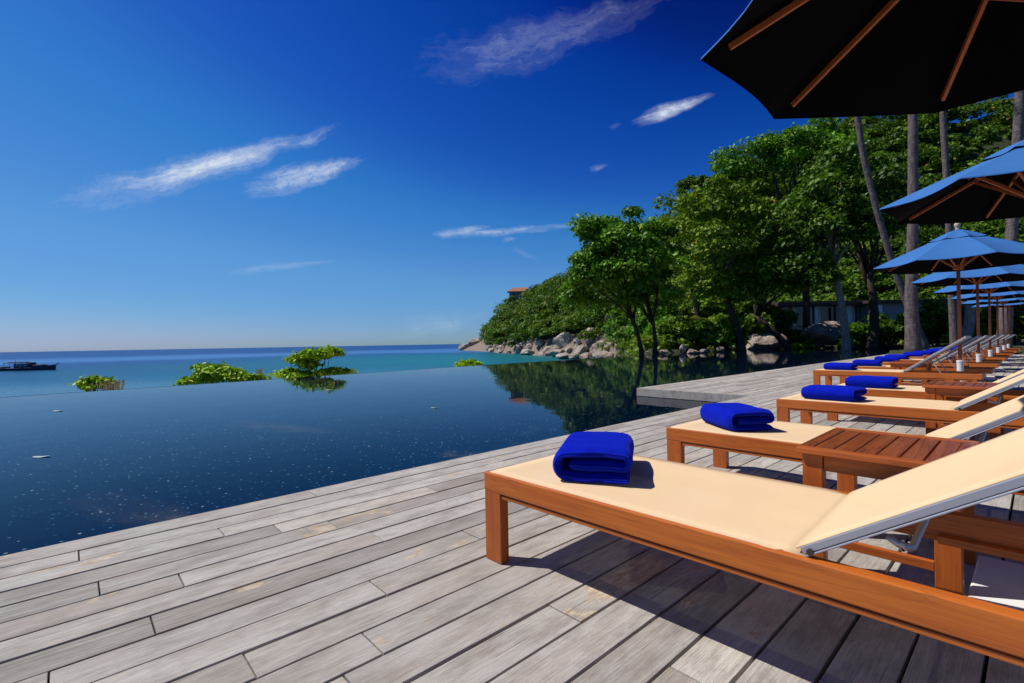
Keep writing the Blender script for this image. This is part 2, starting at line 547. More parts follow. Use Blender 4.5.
# ------------------------------------------------------------------ world and sun
SUN_EL = R(55)
sdir = Vector((-.83, -.56, 0)).normalized()
sun_az = math.atan2(sdir.x, sdir.y)
sd = Vector((sdir.x * math.cos(SUN_EL), sdir.y * math.cos(SUN_EL), math.sin(SUN_EL)))
L = bpy.data.lights.new('sun', 'SUN'); L.energy = 4.7; L.angle = R(.5); L.color = (1, .955, .88)
Lo = bpy.data.objects.new('sun', L); COL.objects.link(Lo)
Lo.rotation_euler = sd.to_track_quat('Z', 'Y').to_euler()

wd = bpy.data.worlds.new('World'); SC.world = wd; wd.use_nodes = True
nt = wd.node_tree; g = NG(nt); bg = nt.nodes['Background']
sky = g.n('ShaderNodeTexSky', sky_type='NISHITA')
sky.sun_disc = False; sky.sun_elevation = SUN_EL; sky.sun_rotation = sun_az % (2 * PI)
sky.altitude = 0; sky.air_density = 1.0; sky.dust_density = .25; sky.ozone_density = 2.0
# grade of a polarised, saturated exposure: one curve per channel on the sky's radiance
def vscale(v, k):
    x = g.n('ShaderNodeVectorMath', operation='SCALE'); nt.links.new(v, x.inputs[0]); x.inputs['Scale'].default_value = k
    return x.outputs[0]


cv = g.n('ShaderNodeRGBCurve'); nt.links.new(vscale(sky.outputs[0], .1), cv.inputs['Color'])
for ch, pts in enumerate(([(0, 0), (.115, .001), (.16, .008), (.225, .036), (.34, .098), (.43, .125), (.62, .19), (.84, .33), (1, .42)],
                          [(0, 0), (.15, .006), (.187, .0144), (.215, .045), (.28, .095), (.348, .19), (.45, .26), (.52, .31), (.66, .36), (.87, .46), (1, .52)],
                          [(0, 0), (.25, .06), (.338, .162), (.375, .30), (.46, .44), (.51, .51), (.584, .59), (.66, .64), (.76, .70), (1, .8)])):
    c_ = cv.mapping.curves[ch]
    c_.points[0].location = pts[0]; c_.points[1].location = pts[-1]
    for p in pts[1:-1]: c_.points.new(*p)
cv.mapping.update()
dirv = g.coord('Generated'); s = g.sep(dirv)
az = g.math('ARCTAN2', s[0], s[1]); el = g.math('ARCSINE', s[2])
skycol = vscale(cv.outputs[0], 10.0)
# high thin cirrus: streaks at fixed bearings
CL = [  # two ends of the streak, half width (rad), density, threshold lo
    ((22, 211), (360, 118), .026, .72, .34), ((110, 188), (310, 135), .015, .98, .24),
    ((230, 193), (378, 153), .022, 1.0, .34),
    ((418, 236), (610, 221), .009, .80, .38), ((425, 236), (500, 225), .010, .7, .34),
    ((628, 124), (718, 92), .014, 1.0, .28), ((585, 172), (612, 162), .008, .5, .42), ((606, 130), (624, 122), .007, .4, .42),
    ((390, 64), (700, -16), .042, .26, .36), ((460, 42), (660, -4), .02, .16, .30), ((210, 275), (350, 258), .009, .30, .36),
    ((500, 240), (520, 238), .007, .4, .4), ((505, 245), (545, 262), .010, .2, .44), ((380, 332), (500, 314), .030, .30, .42),
    ((1250, 60), (1500, 20), .05, .7, .45), ((-500, 150), (-300, 120), .05, .7, .45)]
total = None
wn = g.noise(g.comb(g.math('MULTIPLY', az, 14.0), g.math('MULTIPLY', el, 14.0), 0.0), 1.0, 3, .5, 0, 1)
wns = g.sep(wn)
for k, (pa, pb, hw, dn, lo) in enumerate(CL):
    def ae(p):
        v = ray(*p).normalized(); return math.atan2(v.x, v.y), math.asin(v.z)
    a0, e0 = ae(pa); a1, e1 = ae(pb)
    ca, ce = (a0 + a1) / 2, (e0 + e1) / 2
    cs = math.cos(ce); dx, dy = (a1 - a0) * cs, e1 - e0; Ln = math.hypot(dx, dy); ux, uy = dx / Ln, dy / Ln
    X = g.math('MULTIPLY', g.math('SUBTRACT', az, ca), cs); Y = g.math('SUBTRACT', el, ce)
    u = g.math('ADD', g.math('MULTIPLY', X, ux), g.math('MULTIPLY', Y, uy))
    v = g.math('SUBTRACT', g.math('MULTIPLY', Y, ux), g.math('MULTIPLY', X, uy))
    v = g.math('ADD', v, g.math('MULTIPLY', g.math('SUBTRACT', wns[1], .5), hw * 1.2))
    un = g.math('DIVIDE', u, Ln * .5)
    taper = g.math('MULTIPLY', hw, g.math('SUBTRACT', 1.15, g.math('MULTIPLY', un, .55)))
    q = g.math('ADD', g.math('POWER', g.math('ABSOLUTE', un), 2.4), g.math('POWER', g.math('DIVIDE', v, taper), 2.0))
    fall = g.math('POWER', g.math('SUBTRACT', 1.0, q, clamp=True), .8)
    n1 = g.noise(g.comb(g.math('MULTIPLY', u, 7.0), g.math('MULTIPLY', v, 60.0), float(k * 3.7)), 1.3, 6, .72, .35)
    n2 = g.noise(g.comb(g.math('MULTIPLY', u, 22.0), g.math('MULTIPLY', v, 30.0), float(k * 1.9 + 5)), 1.6, 6, .77, .2)
    nn = g.math('ADD', g.math('MULTIPLY', n1, .55), g.math('MULTIPLY', n2, .45))
    val = g.math('ADD', nn, g.math('MULTIPLY', g.math('SUBTRACT', fall, 1.0), .42))
    mk = g.math('MULTIPLY', g.math('MULTIPLY', g.math('POWER', fall, .5), g.ramp(val, [(lo - .12, 0), (lo + .04, .16), (lo + .16, .5), (lo + .30, 1)], 'EASE')), dn)
    total = mk if total is None else g.math('MAXIMUM', total, mk)
CLOUD = (6.6, 7.4, 8.6)
skyc = g.mix(total, skycol, CLOUD)
nt.links.new(skyc, bg.inputs[0]); bg.inputs[1].default_value = .10

SC.cycles.max_bounces = 6; SC.cycles.diffuse_bounces = 3; SC.cycles.glossy_bounces = 3
SC.cycles.transmission_bounces = 3; SC.cycles.transparent_max_bounces = 5
SC.cycles.caustics_reflective = False; SC.cycles.caustics_refractive = False
wd.cycles.sampling_method = 'MANUAL'; wd.cycles.sample_map_resolution = 256
SC.view_settings.view_transform = 'Standard'; SC.view_settings.look = 'None'
SC.view_settings.gamma = 1; SC.view_settings.exposure = 0; SC.view_settings.use_curve_mapping = False

# ------------------------------------------------------------------ ground, sea, pool
WATER = -.17
SEA = -3.0
s_ = MB(); s_.add([(-40000, -40000, SEA), (40000, -40000, SEA), (40000, 40000, SEA), (-40000, 40000, SEA)], [(0, 1, 2, 3)])
tag(s_.build('sea', M['sea']), kind='structure')

EDGE = [(-17.2, -14), (-18.0, -3), (-18.9, 5), (-19.9, 12), (-20.6, 19), (-21.0, 27), (-21.4, 34)]
poolpts = EDGE + [(-24, 44), (-24, 64), (-8, 70), (-3.48, 60), (-3.48, -14)]
pm = MB(); pm.add([(x, y, WATER) for x, y in poolpts], [tuple(range(len(poolpts)))])
tag(pm.build('pool_water', M['pool']), kind='structure')
# infinity edge: a low dark wall the water brims over
wl = MB()
for (a, b) in zip(EDGE[:-1], EDGE[1:]):
    for w0, w1, zt, zb in ((0.0, .07, WATER + .004, -3.3),):
        wl.add([(a[0], a[1], zt), (b[0], b[1], zt), (b[0] - w1, b[1], zt - .05), (a[0] - w1, a[1], zt - .05),
                (a[0], a[1], zb), (b[0], b[1], zb), (b[0] - w1, b[1], zb), (a[0] - w1, a[1], zb)],
               [(0, 3, 2, 1), (3, 7, 6, 2), (0, 1, 5, 4)])
tag(wl.build('infinity_edge', M['pool']), kind='structure')
bk = MB()
for (a, b) in zip(EDGE[:-1], EDGE[1:]):
    n = 10
    for i in range(n):
        s0, s1 = i / n, (i + 1) / n
        zf = lambda s: -1.1 - 2.6 * s
        bk.add([(a[0] - .2 - 16 * s0, a[1], zf(s0)), (b[0] - .2 - 16 * s0, b[1], zf(s0)), (b[0] - .2 - 16 * s1, b[1], zf(s1)), (a[0] - .2 - 16 * s1, a[1], zf(s1))], [(0, 1, 2, 3)])
tag(bk.build('beach', M['sand']), kind='structure')

# terrain: headland on the left, plateau behind the pool, hill behind
PXR = [458, 466, 480, 490, 507, 530, 550, 575, 620, 680, 720, 760, 830, 900, 1000, 1200, 1500]
PYR = [352, 348, 340, 327, 303, 292, 279, 272, 245, 205, 178, 145, 120, 100, 85, 60, 40]
DRR = [303, 300, 292, 283, 266, 245, 230, 215, 195, 178, 165, 150, 140, 130, 125, 120, 120]
PXS = [458, 465, 500, 540, 600, 625, 645, 700, 800, 1500]
DSS = [300, 289, 200, 146, 119, 90, 80, 78, 84, 78]


def ridge(px):
    d = np.interp(px, PXR, DRR); py = np.interp(px, PXR, PYR)
    z = 1 + (yh(px) - py) * d / F
    canopy = np.interp(px, [466, 490, 520, 600, 700], [0, 3, 5, 6, 7])
    return d, z - canopy


def terrain(px, D):
    ds = float(np.interp(px, PXS, DSS)); dr, zr = ridge(px)
    zs = float(np.interp(px, [600, 645], [-3.4, .12]))
    z0 = float(np.interp(px, [612, 645], [-6.0, .12]))
    if D < ds:
        if px < 612: z = zs - min(3, (ds - D) * .12)
        else: z = zs + (z0 - zs) * min(1, (ds - D) / 10)
    elif D < dr:
        s = (D - ds) / (dr - ds)
        z = zs + (zr - zs) * s ** (.75 if px < 640 else 1.05)
    else:
        z = zr - (D - dr) * .12
    p = fw0 * D + rt0 * ((px - 512) / F * D)
    z += (noise.noise(p * .05) * 1.6 + noise.noise(p * .2) * .5) * min(1, max(0, (D - ds) / 20))
    if px > 612 and D < ds:
        # pool basin and under the deck
        sdv = min(p.x + 22.8 + noise.noise(p * .25) * .9, 60 - p.y + noise.noise(p * .3) * 1.5, 40.0)
        if p.x > -6: sdv = min(sdv, 34.2 - p.y)
        if sdv > 0: z = .12 - min(1.4, sdv * .9)
        else: z += noise.noise(p * .8) * .10
    return z


pxs = np.concatenate([np.linspace(457, 640, 46), np.linspace(644, 1024, 80), np.linspace(1040, 1500, 20)])
ds_ = np.concatenate([np.linspace(22, 75, 70), np.linspace(78, 310, 60), [330, 380]])
V = []; idx = {}
for i, px in enumerate(pxs):
    for j, d in enumerate(ds_):
        p = gp(px, d, 0); V.append((p.x, p.y, terrain(px, d)))
nj = len(ds_)
Fq = [(i * nj + j, i * nj + j + 1, (i + 1) * nj + j + 1, (i + 1) * nj + j) for i in range(len(pxs) - 1) for j in range(nj - 1)]
to = np_mesh('terrain', np.array(V), np.array(Fq)[:, ::-1], M['ground'], smooth=True)
tag(to, kind='structure')

# soil below the boards
so = MB(); so.add([(-3.4, -6, -.35), (9, -6, -.35), (9, 34, -.35), (-3.4, 34, -.35)], [(0, 1, 2, 3)])
so.add([(-5.6, 9.0, -.35), (-3.4, 9.0, -.35), (-3.4, 34, -.35), (-5.6, 34, -.35)], [(0, 1, 2, 3)])
tag(so.build('soil', M['soil']), kind='structure')

# ------------------------------------------------------------------ deck
dk = MB()
BW, GAP = .1545, .011
x = -3.43
cols = []
k = 0
while x < 5.2:
    cols.append((x, x + BW)); x += BW + GAP
cx = -3.43 - GAP
while cx > -5.72:
    cols.append((cx - BW, cx)); cx -= BW + GAP
rd = random.Random(11)
for (x0, x1) in cols:
    ys = 8.9 if x1 < -3.43 else -5.0
    y = ys - (0 if x1 < -3.43 else rd.uniform(0, 2.4))
    while y < 34:
        ln = rd.choice([1.0, 1.6, 2.1, 2.4, 2.7, 3.0])
        y1 = min(y + ln, 34)
        if y1 > y + .1:
            dz = rd.uniform(-.0018, .0018); dx = rd.uniform(-.0015, .0015)
            t = min(1, max(0, rd.gauss(.48, .30)))
            dk.box((x0 + dx, y + .0025, -.028 + dz), (x1 + dx, y1 - .0025, 0 + dz), tint=t)
        y += ln
dko = dk.build('deck', M['deck'], bevel=.0028, seg=2)
tag(dko, kind='structure')
fa = MB()
fa.box((-3.475, -5, -.19), (-3.437, 8.87, -.004), tint=.7)
fa.box((-5.79, 8.86, -.165), (-3.476, 8.897, -.003), tint=.75)
fa.box((-5.80, 8.9, -.19), (-5.762, 34, -.003), tint=.7)
tag(fa.build('deck_fascia', M['deck'], bevel=.003), kind='structure')

# ------------------------------------------------------------------ sun loungers
LW, LL, LH = .76, 2.25, .40
HX = 1.32          # hinge
BL = .95


def make_lounger(ang=33, low=False):
    r = empty('sun_lounger', (0, 0, 0), 'x', 'sun lounger')
    cx, cy = LL / 2, LW / 2          # origin at the base centre
    def P(x, y, z): return Vector((x - cx, y - cy, z))
    RT = .048
    for sy in (0, 1):
        y0 = 0 if sy == 0 else LW - RT
        b = MB(); b.box(P(0, y0, .318), P(LL, y0 + RT, LH))
        o = b.build('side_rail', M['teak'], r, .0035)
        st = MB(); ya = y0 + .006 if sy == 0 else y0 + RT - .036
        st.box(P(.112, ya, .296), P(LL - .10, ya + .030, .311))
        st.box(P(.12, y0 + .012, .310), P(LL - .11, y0 + RT - .012, .319), mi=0)
        st.build('ledger_strip', M['teak'], o, .002)
    for x0 in (0, LL - RT):
        b = MB(); b.box(P(x0, RT + .001, .325), P(x0 + RT, LW - RT - .001, LH - .003)); b.build('end_rail', M['teak_cross'], r, .003)
    for lx in (0.002, 1.83):
        for sy in (0, 1):
            b = MB(); w = .105; th = .05
            y0 = .001 if sy == 0 else LW - th - .001
            b.box(P(lx, y0, 0.0), P(lx + w, y0 + th, .3175)); b.build('leg', M['teak_up'], r, .003)
    # fixed sling
    n, mrow = 22, 14
    s = MB(); vs = []
    for i in range(n + 1):
        for j in range(mrow + 1):
            u, v = i / n, j / mrow
            xx = .022 + (HX - .022) * u; yy = .016 + (LW - .032) * v
            sag = -.012 * math.sin(PI * v) * min(1, math.sin(PI * min(u, .94)) + .35)
            zz = LH + .006 + sag + .0015 * noise.noise(Vector((xx * 5, yy * 5, 0)))
            if v in (0, 1): zz = LH + .003
            zz += .0035 * math.sin(yy * 34 + 1.3) * max(0, u - .80) / .2 * math.sin(PI * v)
            if u > .93: zz += .010 * (u - .93) / .07 * math.sin(PI * v) ** .5 - .004
            vs.append(P(xx, yy, zz))
    s.add(vs, [(i*(mrow+1)+j, (i+1)*(mrow+1)+j, (i+1)*(mrow+1)+j+1, i*(mrow+1)+j+1) for i in range(n) for j in range(mrow)])
    o = s.build('seat_sling', M['sling'], r, smooth=True)
    sm = o.modifiers.new('thick', 'SOLIDIFY'); sm.thickness = .004
    # back rest
    ca, sa = math.cos(R(ang)), math.sin(R(ang))
    def B(t, y, up=0): return P(HX + ca * t - sa * up, y, LH + .002 + sa * t + ca * up)
    s = MB(); vs = []; n = 16
    for i in range(n + 1):
        for j in range(mrow + 1):
            t = -.012 + (BL + .01) * i / n; v = j / mrow
            yy = .030 + (LW - .060) * v
            up = .028 - .012 * math.sin(PI * v) * math.sin(PI * i / n)
            if v in (0, 1): up = .0245
            vs.append(B(t, yy, up))
    s.add(vs, [(i*(mrow+1)+j, (i+1)*(mrow+1)+j, (i+1)*(mrow+1)+j+1, i*(mrow+1)+j+1) for i in range(n) for j in range(mrow)])
    br = s.build('backrest', M['sling'], r, smooth=True)
    sm = br.modifiers.new('thick', 'SOLIDIFY'); sm.thickness = .004
    u = (B(1, 0) - B(0, 0)).normalized(); upv = (B(0, 0, 1) - B(0, 0, 0)).normalized()
    for yy in (.034, LW - .034):
        b = MB(); b.bar(B(0, yy, .012), B(BL, yy, .012), .020, .019, upv); b.bar(B(0.0, yy, -.0025), B(BL - .01, yy, -.0005), .027, .005, upv)
        b.build('side_bar', M['metal'], br, .002)
        h = MB(); h.tube([B(.02, yy - .016, .004), B(.02, yy + .016, .004)], .009, 12); h.build('hinge', M['hinge'], br)
    b = MB(); b.bar(B(BL - .012, .034, .006), B(BL - .012, LW - .034, .006), .028, .028, upv); b.build('top_bar', M['metal'], br, .003)
    # prop: U-shaped tube from the bars down to the ledger
    t0 = .40 if low else .20; foot = P(HX + ca * t0 + (.17 if low else .055), 0, .335 if low else .465)
    a = B(t0, .06, -.02); e = Vector((foot.x, a.y, foot.z))
    pts = [a, a.lerp(e, .5), a.lerp(e, .82)]
    rr = .045
    for q in range(5):
        th = q / 4 * PI / 2
        base = a.lerp(e, 1 - rr / (e - a).length)
        d = (e - a).normalized()
        pts.append(base + d * (rr * math.sin(th)) + Vector((0, rr * (1 - math.cos(th)), 0)))
    mir = [Vector((p.x, 2 * (LW / 2 - cy) - p.y, p.z)) for p in reversed(pts)]
    b = MB(); b.tube(pts + mir, .009, 8); b.build('prop', M['metal'], br, smooth=True)
    # notched block the prop sits in
    for y0 in (RT + .001, LW - RT - .031):
        b = MB(); b.box(P(HX + .22, y0, .30), P(LL - .12, y0 + .030, .325)); b.build('prop_ledge', M['teak'], r, .002)
    return r


def make_table():
    r = empty('side_table', (0, 0, 0), 'x', 'side table')
    lx, ly, H = .27, .32, .53
    for sx in (-1, 1):
        b = MB(); b.box((min(sx * lx, sx * (lx - .05)), -ly + .05, H - .026), (max(sx * lx, sx * (lx - .05)), ly - .05, H)); b.build('end_board', M['slat'], r, .002)
    for sy in (-1, 1):
        fr = MB(); fr.box((-lx, min(sy * ly, sy * (ly - .0495)), H - .027), (lx, max(sy * ly, sy * (ly - .0495)), H - .001)); fr.build('edge_board', M['slatedge'], r, .003)
    
    
    s = MB(); n = 6; w = (2 * lx - .10) / n
    for i in range(n):
        x0 = -lx + .05 + i * w
        s.box((x0 + .005, -ly + .051, H - .024), (x0 + w - .003, ly - .051, H - .003), tint=random.random())
    s.build('slats', M['slat'], r, .002)
    for sy in (-1, 1):
        b = MB(); y = sy * (ly - .045)
        b.box((-lx + .095, y - .012, H - .095), (lx - .095, y + .012, H - .0275)); b.build('apron', M['teak'], r, .002)
        b = MB(); b.box((-lx + .095, y - .012, .125), (lx - .095, y + .012, .16)); b.build('stretcher', M['slatedge'], r, .002)
    for sx in (-1, 1):
        b = MB(); x = sx * (lx - .055)
        b.box((x - .012, -ly + .082, H - .095), (x + .012, ly - .082, H - .0275)); b.build('apron', M['teak_cross'], r, .002)
        for sy in (-1, 1):
            b = MB(); y = sy * (ly - .052); b.box((x - .038, y - .028, 0), (x + .038, y + .028, H - .0275)); b.build('leg', M['teak_up'], r, .003)
    return r


LG = 'wooden sun loungers in a row along the pool deck'
TG = 'folded blue towels on the sun loungers'
SG = 'slatted side tables between the loungers'
ORD = ['first', 'second', 'third', 'fourth', 'fifth', 'sixth', 'seventh', 'eighth', 'ninth', 'tenth', 'eleventh', 'twelfth', 'thirteenth', 'fourteenth', 'fifteenth', 'sixteenth']
spots = []          # foot near corner X, Y, rotation deg
spots += [(-1.765, 1.425, 1.5), (-1.745, 3.02, .9), (-1.775, 5.16, .4), (-1.75, 6.72, -.3)]
for k in range(6):
    spots += [(-2.84 + random.uniform(-.03, .03), 10.15 + 3.75 * k, random.uniform(-.6, .6)), (-2.83 + random.uniform(-.04, .04), 11.75 + 3.75 * k, random.uniform(-.6, .6))]
proto = make_lounger(33)
proto2 = make_lounger(36, True)
used = set()
LOC = []
for i, (fx, fy, a) in enumerate(spots):
    src = proto if i < 4 else proto2
    if id(src) not in used: o = src; used.add(id(src))
    else: o = copy_tree(src)
    a = R(a); c = Vector((math.cos(a) * LL / 2 - math.sin(a) * LW / 2, math.sin(a) * LL / 2 + math.cos(a) * LW / 2))
    o.location = (fx + c.x, fy + c.y, 0); o.rotation_euler = (0, 0, a)
    LOC.append((fx, fy, a))
    side = {0: 'nearest teak sun lounger with cream sling, filling the lower right corner',
            1: 'second teak sun lounger from the viewer, just behind the nearest side table',
            2: 'third teak sun lounger from the viewer, right behind the shaded second backrest',
            3: 'fourth teak sun lounger from the viewer, last before the deck steps out'}.get(i)
    if side is None: side = f'{ORD[i]} teak sun lounger from the viewer, on the wider far deck'
    tag(o, side, 'sun lounger', LG)


# ---- towels
def towel_mesh(seed, bulk=1.0):
    th = .040
    path = []
    def arc(cx, cz, r, a0, a1, n):
        return [(cx + r * math.cos(a0 + (a1 - a0) * i / n), cz + r * math.sin(a0 + (a1 - a0) * i / n)) for i in range(n + 1)]
    zb, zm, zt = .021, .064, .108
    Wd = .142
    for i in range(9): path.append((Wd - (2 * Wd - .02) * i / 8, zb))
    path += arc(-Wd + .02, (zb + zt) / 2, (zt - zb) / 2, -PI / 2, -3 * PI / 2, 9)[1:]
    for i in range(1, 9): path.append((-Wd + .02 + (2 * Wd - .035) * i / 8, zt + .004 * math.sin(PI * i / 8)))
    path += arc(Wd - .015, (zm + zt) / 2, (zt - zm) / 2, PI / 2, -PI / 2, 7)[1:]
    for i in range(1, 8): path.append((Wd - .015 - (2 * Wd - .055) * i / 7, zm))
    path = [Vector((p[0], p[1])) for p in path]
    n = len(path); prof = []
    nr = []
    for i in range(n):
        d = (path[min(n - 1, i + 1)] - path[max(0, i - 1)]).normalized(); nr.append(Vector((-d.y, d.x)))
    # strip cross-section: outer side, rounded end, inner side
    top = [path[i] + nr[i] * th / 2 for i in range(n)]; bot = [path[i] - nr[i] * th / 2 for i in range(n)]
    de = (path[-1] - path[-2]).normalized(); d0 = (path[0] - path[1]).normalized()
    prof = top + [path[-1] + de * th * .4] + bot[::-1] + [path[0] + d0 * th * .4]
    Lh = .225; seg = 26
    ys = [-Lh + 2 * Lh * i / seg for i in range(seg + 1)]
    V = []; m_ = len(prof)
    cen = [path[i] for i in range(n)] + [path[-1]] + [path[i] for i in reversed(range(n))] + [path[0]]
    for i, y in enumerate(ys):
        e = min(i, seg - i)
        k_ = {0: .25, 1: .82}.get(e, 1.0)
        for q in range(m_):
            p = cen[q] + (prof[q] - cen[q]) * k_
            bulge = 1 + .02 * math.cos(PI * y / Lh / 2)
            nz = noise.noise(Vector((p.x * 9 + seed * 7, y * 7, p.y * 14))) * .006
            nx = noise.noise(Vector((y * 6 + seed * 3, p.y * 20, 4.2))) * .006
            V.append((p.x * (1 + .03 * noise.noise(Vector((y * 5, seed, 0)))) + nx, y + noise.noise(Vector((p.x * 8, p.y * 18, seed + i * .0))) * .006, max(.0015, (p.y * bulge * bulk) + nz * min(1, p.y * 20))))
    Fc = []
    for i in range(seg):
        for q in range(m_):
            q2 = (q + 1) % m_; Fc.append((i*m_+q, i*m_+q2, (i+1)*m_+q2, (i+1)*m_+q))
    # end caps: quads across the strip
    for base, flip in ((0, False), (seg * m_, True)):
        for q in range(n - 1):
            a, b_, c_, d_ = q, q + 1, 2 * n - (q + 1), 2 * n - q
            f = (base + a, base + b_, base + c_, base + d_)
            Fc.append(f if not flip else f[::-1])
        Fc.append((base + n - 1, base + n, base + n + 1) if not flip else (base + n + 1, base + n, base + n - 1))
        Fc.append((base + 2*n + 1, base + 0, base + 2*n) if not flip else (base + 2*n, base, base + 2*n + 1))
    b = MB(); b.add(V, Fc); return b


tm = []
TW = [  # centre, rotation (deg), scale
    (-1.395, 1.805, 33, 1.0), (-1.42, 3.38, 52, .94), (-1.36, 5.46, 82, 1.0), (-1.36, 7.02, 88, 1.0)]
for i, (fx, fy, a) in enumerate(spots):
    sd_ = i
    if i < 4: cx_, cy_, rz, sc = TW[i]
    else: cx_, cy_, rz, sc = fx + .38 + random.uniform(-.03, .05), fy + .37 + random.uniform(-.04, .04), random.uniform(76, 100), 1.0
    if i < 6:
        o = towel_mesh(i * 1.7 + .3).build('towel', M['towel'], None, smooth=True)
        sb = o.modifiers.new('sub', 'SUBSURF'); sb.levels = 1; sb.render_levels = 1
        tm.append(o)
    else:
        o = tm[2 + i % 4].copy(); COL.objects.link(o)
    o.location = (cx_, cy_, LH - .004); o.rotation_euler = (0, 0, R(rz)); o.scale = (sc * .96, sc, sc * (1.16 if i < 2 else 1.0))
    lab = 'folded royal blue towel on the nearest sun lounger' if i == 0 else f'folded royal blue towel lying on the {ORD[i]} sun lounger from the viewer'
    tag(o, lab, 'towel', TG)

# ---- tables
tp = make_table()
tabs = [(-.455, 2.64, .5), (-.50, 6.33, 0)] + [(-1.60, 11.33 + 3.75 * k, 0) for k in range(6)]
for i, (x, y, a) in enumerate(tabs):
    o = tp if i == 0 else copy_tree(tp)
    o.location = (x, y, 0); o.rotation_euler = (0, 0, R(a))
    tag(o, 'nearest slatted wooden side table, between the first two sun loungers' if i == 0 else
        f'slatted wooden side table between the {ORD[[0,2,4,6,8,10,12,14][i]]} and {ORD[[1,3,5,7,9,11,13,15][i]]} sun loungers', 'side table', SG)


# ------------------------------------------------------------------ umbrellas
def make_umbrella(rim=2.25, rad=1.35, rise=.52, rot=22.5):
    r = empty('market_umbrella', (0, 0, 0), 'x', 'umbrella')
    top = rim + rise
    corners = [Vector((math.cos(R(rot + 45 * k)) * rad, math.sin(R(rot + 45 * k)) * rad, rim)) for k in range(8)]
    nseg, nr = 8, 6
    def canopy(r0, r1, z0, z1, sag, scall, name, mats, hem=.0):
        b = MB(); vs = []
        K = 8 * nseg
        for i in range(nr + 1):
            t = i / nr
            for k in range(K):
                c, w = divmod(k, nseg); w /= nseg
                a0 = R(rot + 45 * c); a1 = R(rot + 45 * (c + 1))
                rr = r0 + (r1 - r0) * t
                p = Vector((math.cos(a0), math.sin(a0))) * (1 - w) + Vector((math.cos(a1), math.sin(a1))) * w
                b_ = math.sin(PI * w)
                rad_ = rr * (1 - scall * b_ * t * t)
                z = z1 + (z0 - z1) * t - sag * b_ * t * (1 - t * .4) * 1.2 + .012 * math.sin(PI * t)
                vs.append((p.x * rad_, p.y * rad_, z))
        if hem:
            for k in range(K):
                x, y, z = vs[nr * K + k]; vs.append((x * 1.003, y * 1.003, z - hem))
        fs = []
        for i in range(nr + (1 if hem else 0)):
            for k in range(K):
                k2 = (k + 1) % K; fs.append((i*K+k, (i+1)*K+k, (i+1)*K+k2, i*K+k2))
        b.add(vs, fs)
        o = b.build(name, mats, r, smooth=False)
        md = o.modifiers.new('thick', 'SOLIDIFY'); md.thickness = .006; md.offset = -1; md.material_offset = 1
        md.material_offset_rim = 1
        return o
    cn = canopy(.03, rad, rim, top, .035, .045, 'canopy', [M['canopy'], M['canopy_shade']], .010)
    vt = canopy(.02, .40, top - .4 / rad * rise + .042, top + .045, .012, .10, 'vent', [M['canopy'], M['canopy_shade']], .0)
    vt.parent = cn
    b = MB(); b.tube([(0, 0, .10), (0, 0, top + .02)], .026, 16); b.build('pole', M['umb_wood'], r, smooth=True)
    b = MB(); b.lathe([(.0, 0), (.03, .002), (.034, .02), (.022, .035), (.03, .05), (.045, .085), (.042, .11), (.025, .14), (.004, .16)], (0, 0, top + .03)); b.build('finial', M['boatfin'], r, smooth=True)
    hubz = top - .055
    b = MB(); b.lathe([(.03, -.05), (.075, -.045), (.075, .02), (.03, .025)], (0, 0, hubz), 16); b.build('hub', M['umb_wood'], r)
    rz_ = rim + .02
    b = MB(); b.lathe([(.03, -.05), (.07, -.045), (.07, .035), (.03, .04)], (0, 0, rz_ - .08), 16); b.build('runner', M['umb_wood'], r)
    for k in range(8):
        a = R(rot + 45 * k); dx, dy = math.cos(a), math.sin(a)
        slope = (rim - top)
        def q(t, dz=0): return Vector((dx * rad * t, dy * rad * t, top + slope * t - .035 + dz))
        b = MB(); b.bar(q(.05), q(.90), .017, .028); rb = b.build('rib', M['umb_wood'], r, .002)
        j = q(.40, -.02)
        b = MB(); b.bar(Vector((dx * .06, dy * .06, rz_ - .08)), j, .022, .026); b.build('strut', M['umb_wood'], rb, .002)
    b = MB(); b.box((-.25, -.25, 0.004), (.25, .25, .07)); b.build('base_slab', M['white'], r, .008)
    b = MB(); b.lathe([(.06, .07), (.06, .09), (.046, .10), (.046, .52), (.05, .525), (.05, .56), (.03, .565)], (0, 0, 0), 20); b.build('base_sleeve', M['white'], r, smooth=False)
    b = MB(); b.tube([(.045, 0, .46), (.10, 0, .46)], .008, 8); b.tube([(.10, 0, .43), (.10, 0, .49)], .01, 8); b.build('clamp_knob', M['rubber'], r)
    return r


M['boatfin'] = simple('pale_wood_ball', (.55, .42, .28), .5, 0, .1)
UG = 'blue market umbrellas standing among the sun loungers'
u1 = make_umbrella(2.28, 1.17, .50)
u1.location = (.06, 2.58, 0)
tag(u1, 'nearest umbrella, its dark underside and wooden ribs filling the top right corner', 'umbrella', UG)
u2 = make_umbrella(2.26, 1.17, .46)
u2.location = (.03, 6.36, 0); tag(u2, 'second blue umbrella from the viewer, its top cut off by the right edge', 'umbrella', UG)
u3 = make_umbrella(2.24, 1.21, .54)
for k in range(6):
    o = u3 if k == 0 else copy_tree(u3)
    o.location = (-.94, 11.35 + 3.75 * k, 0); o.rotation_euler = (0, 0, R(random.uniform(-4, 4)))
    tag(o, 'blue umbrella with its pale wooden finial in full view, third from the viewer' if k == 0 else
        f'{ORD[k + 2]} blue umbrella from the viewer, partly hidden behind the umbrellas before it', 'umbrella', UG)


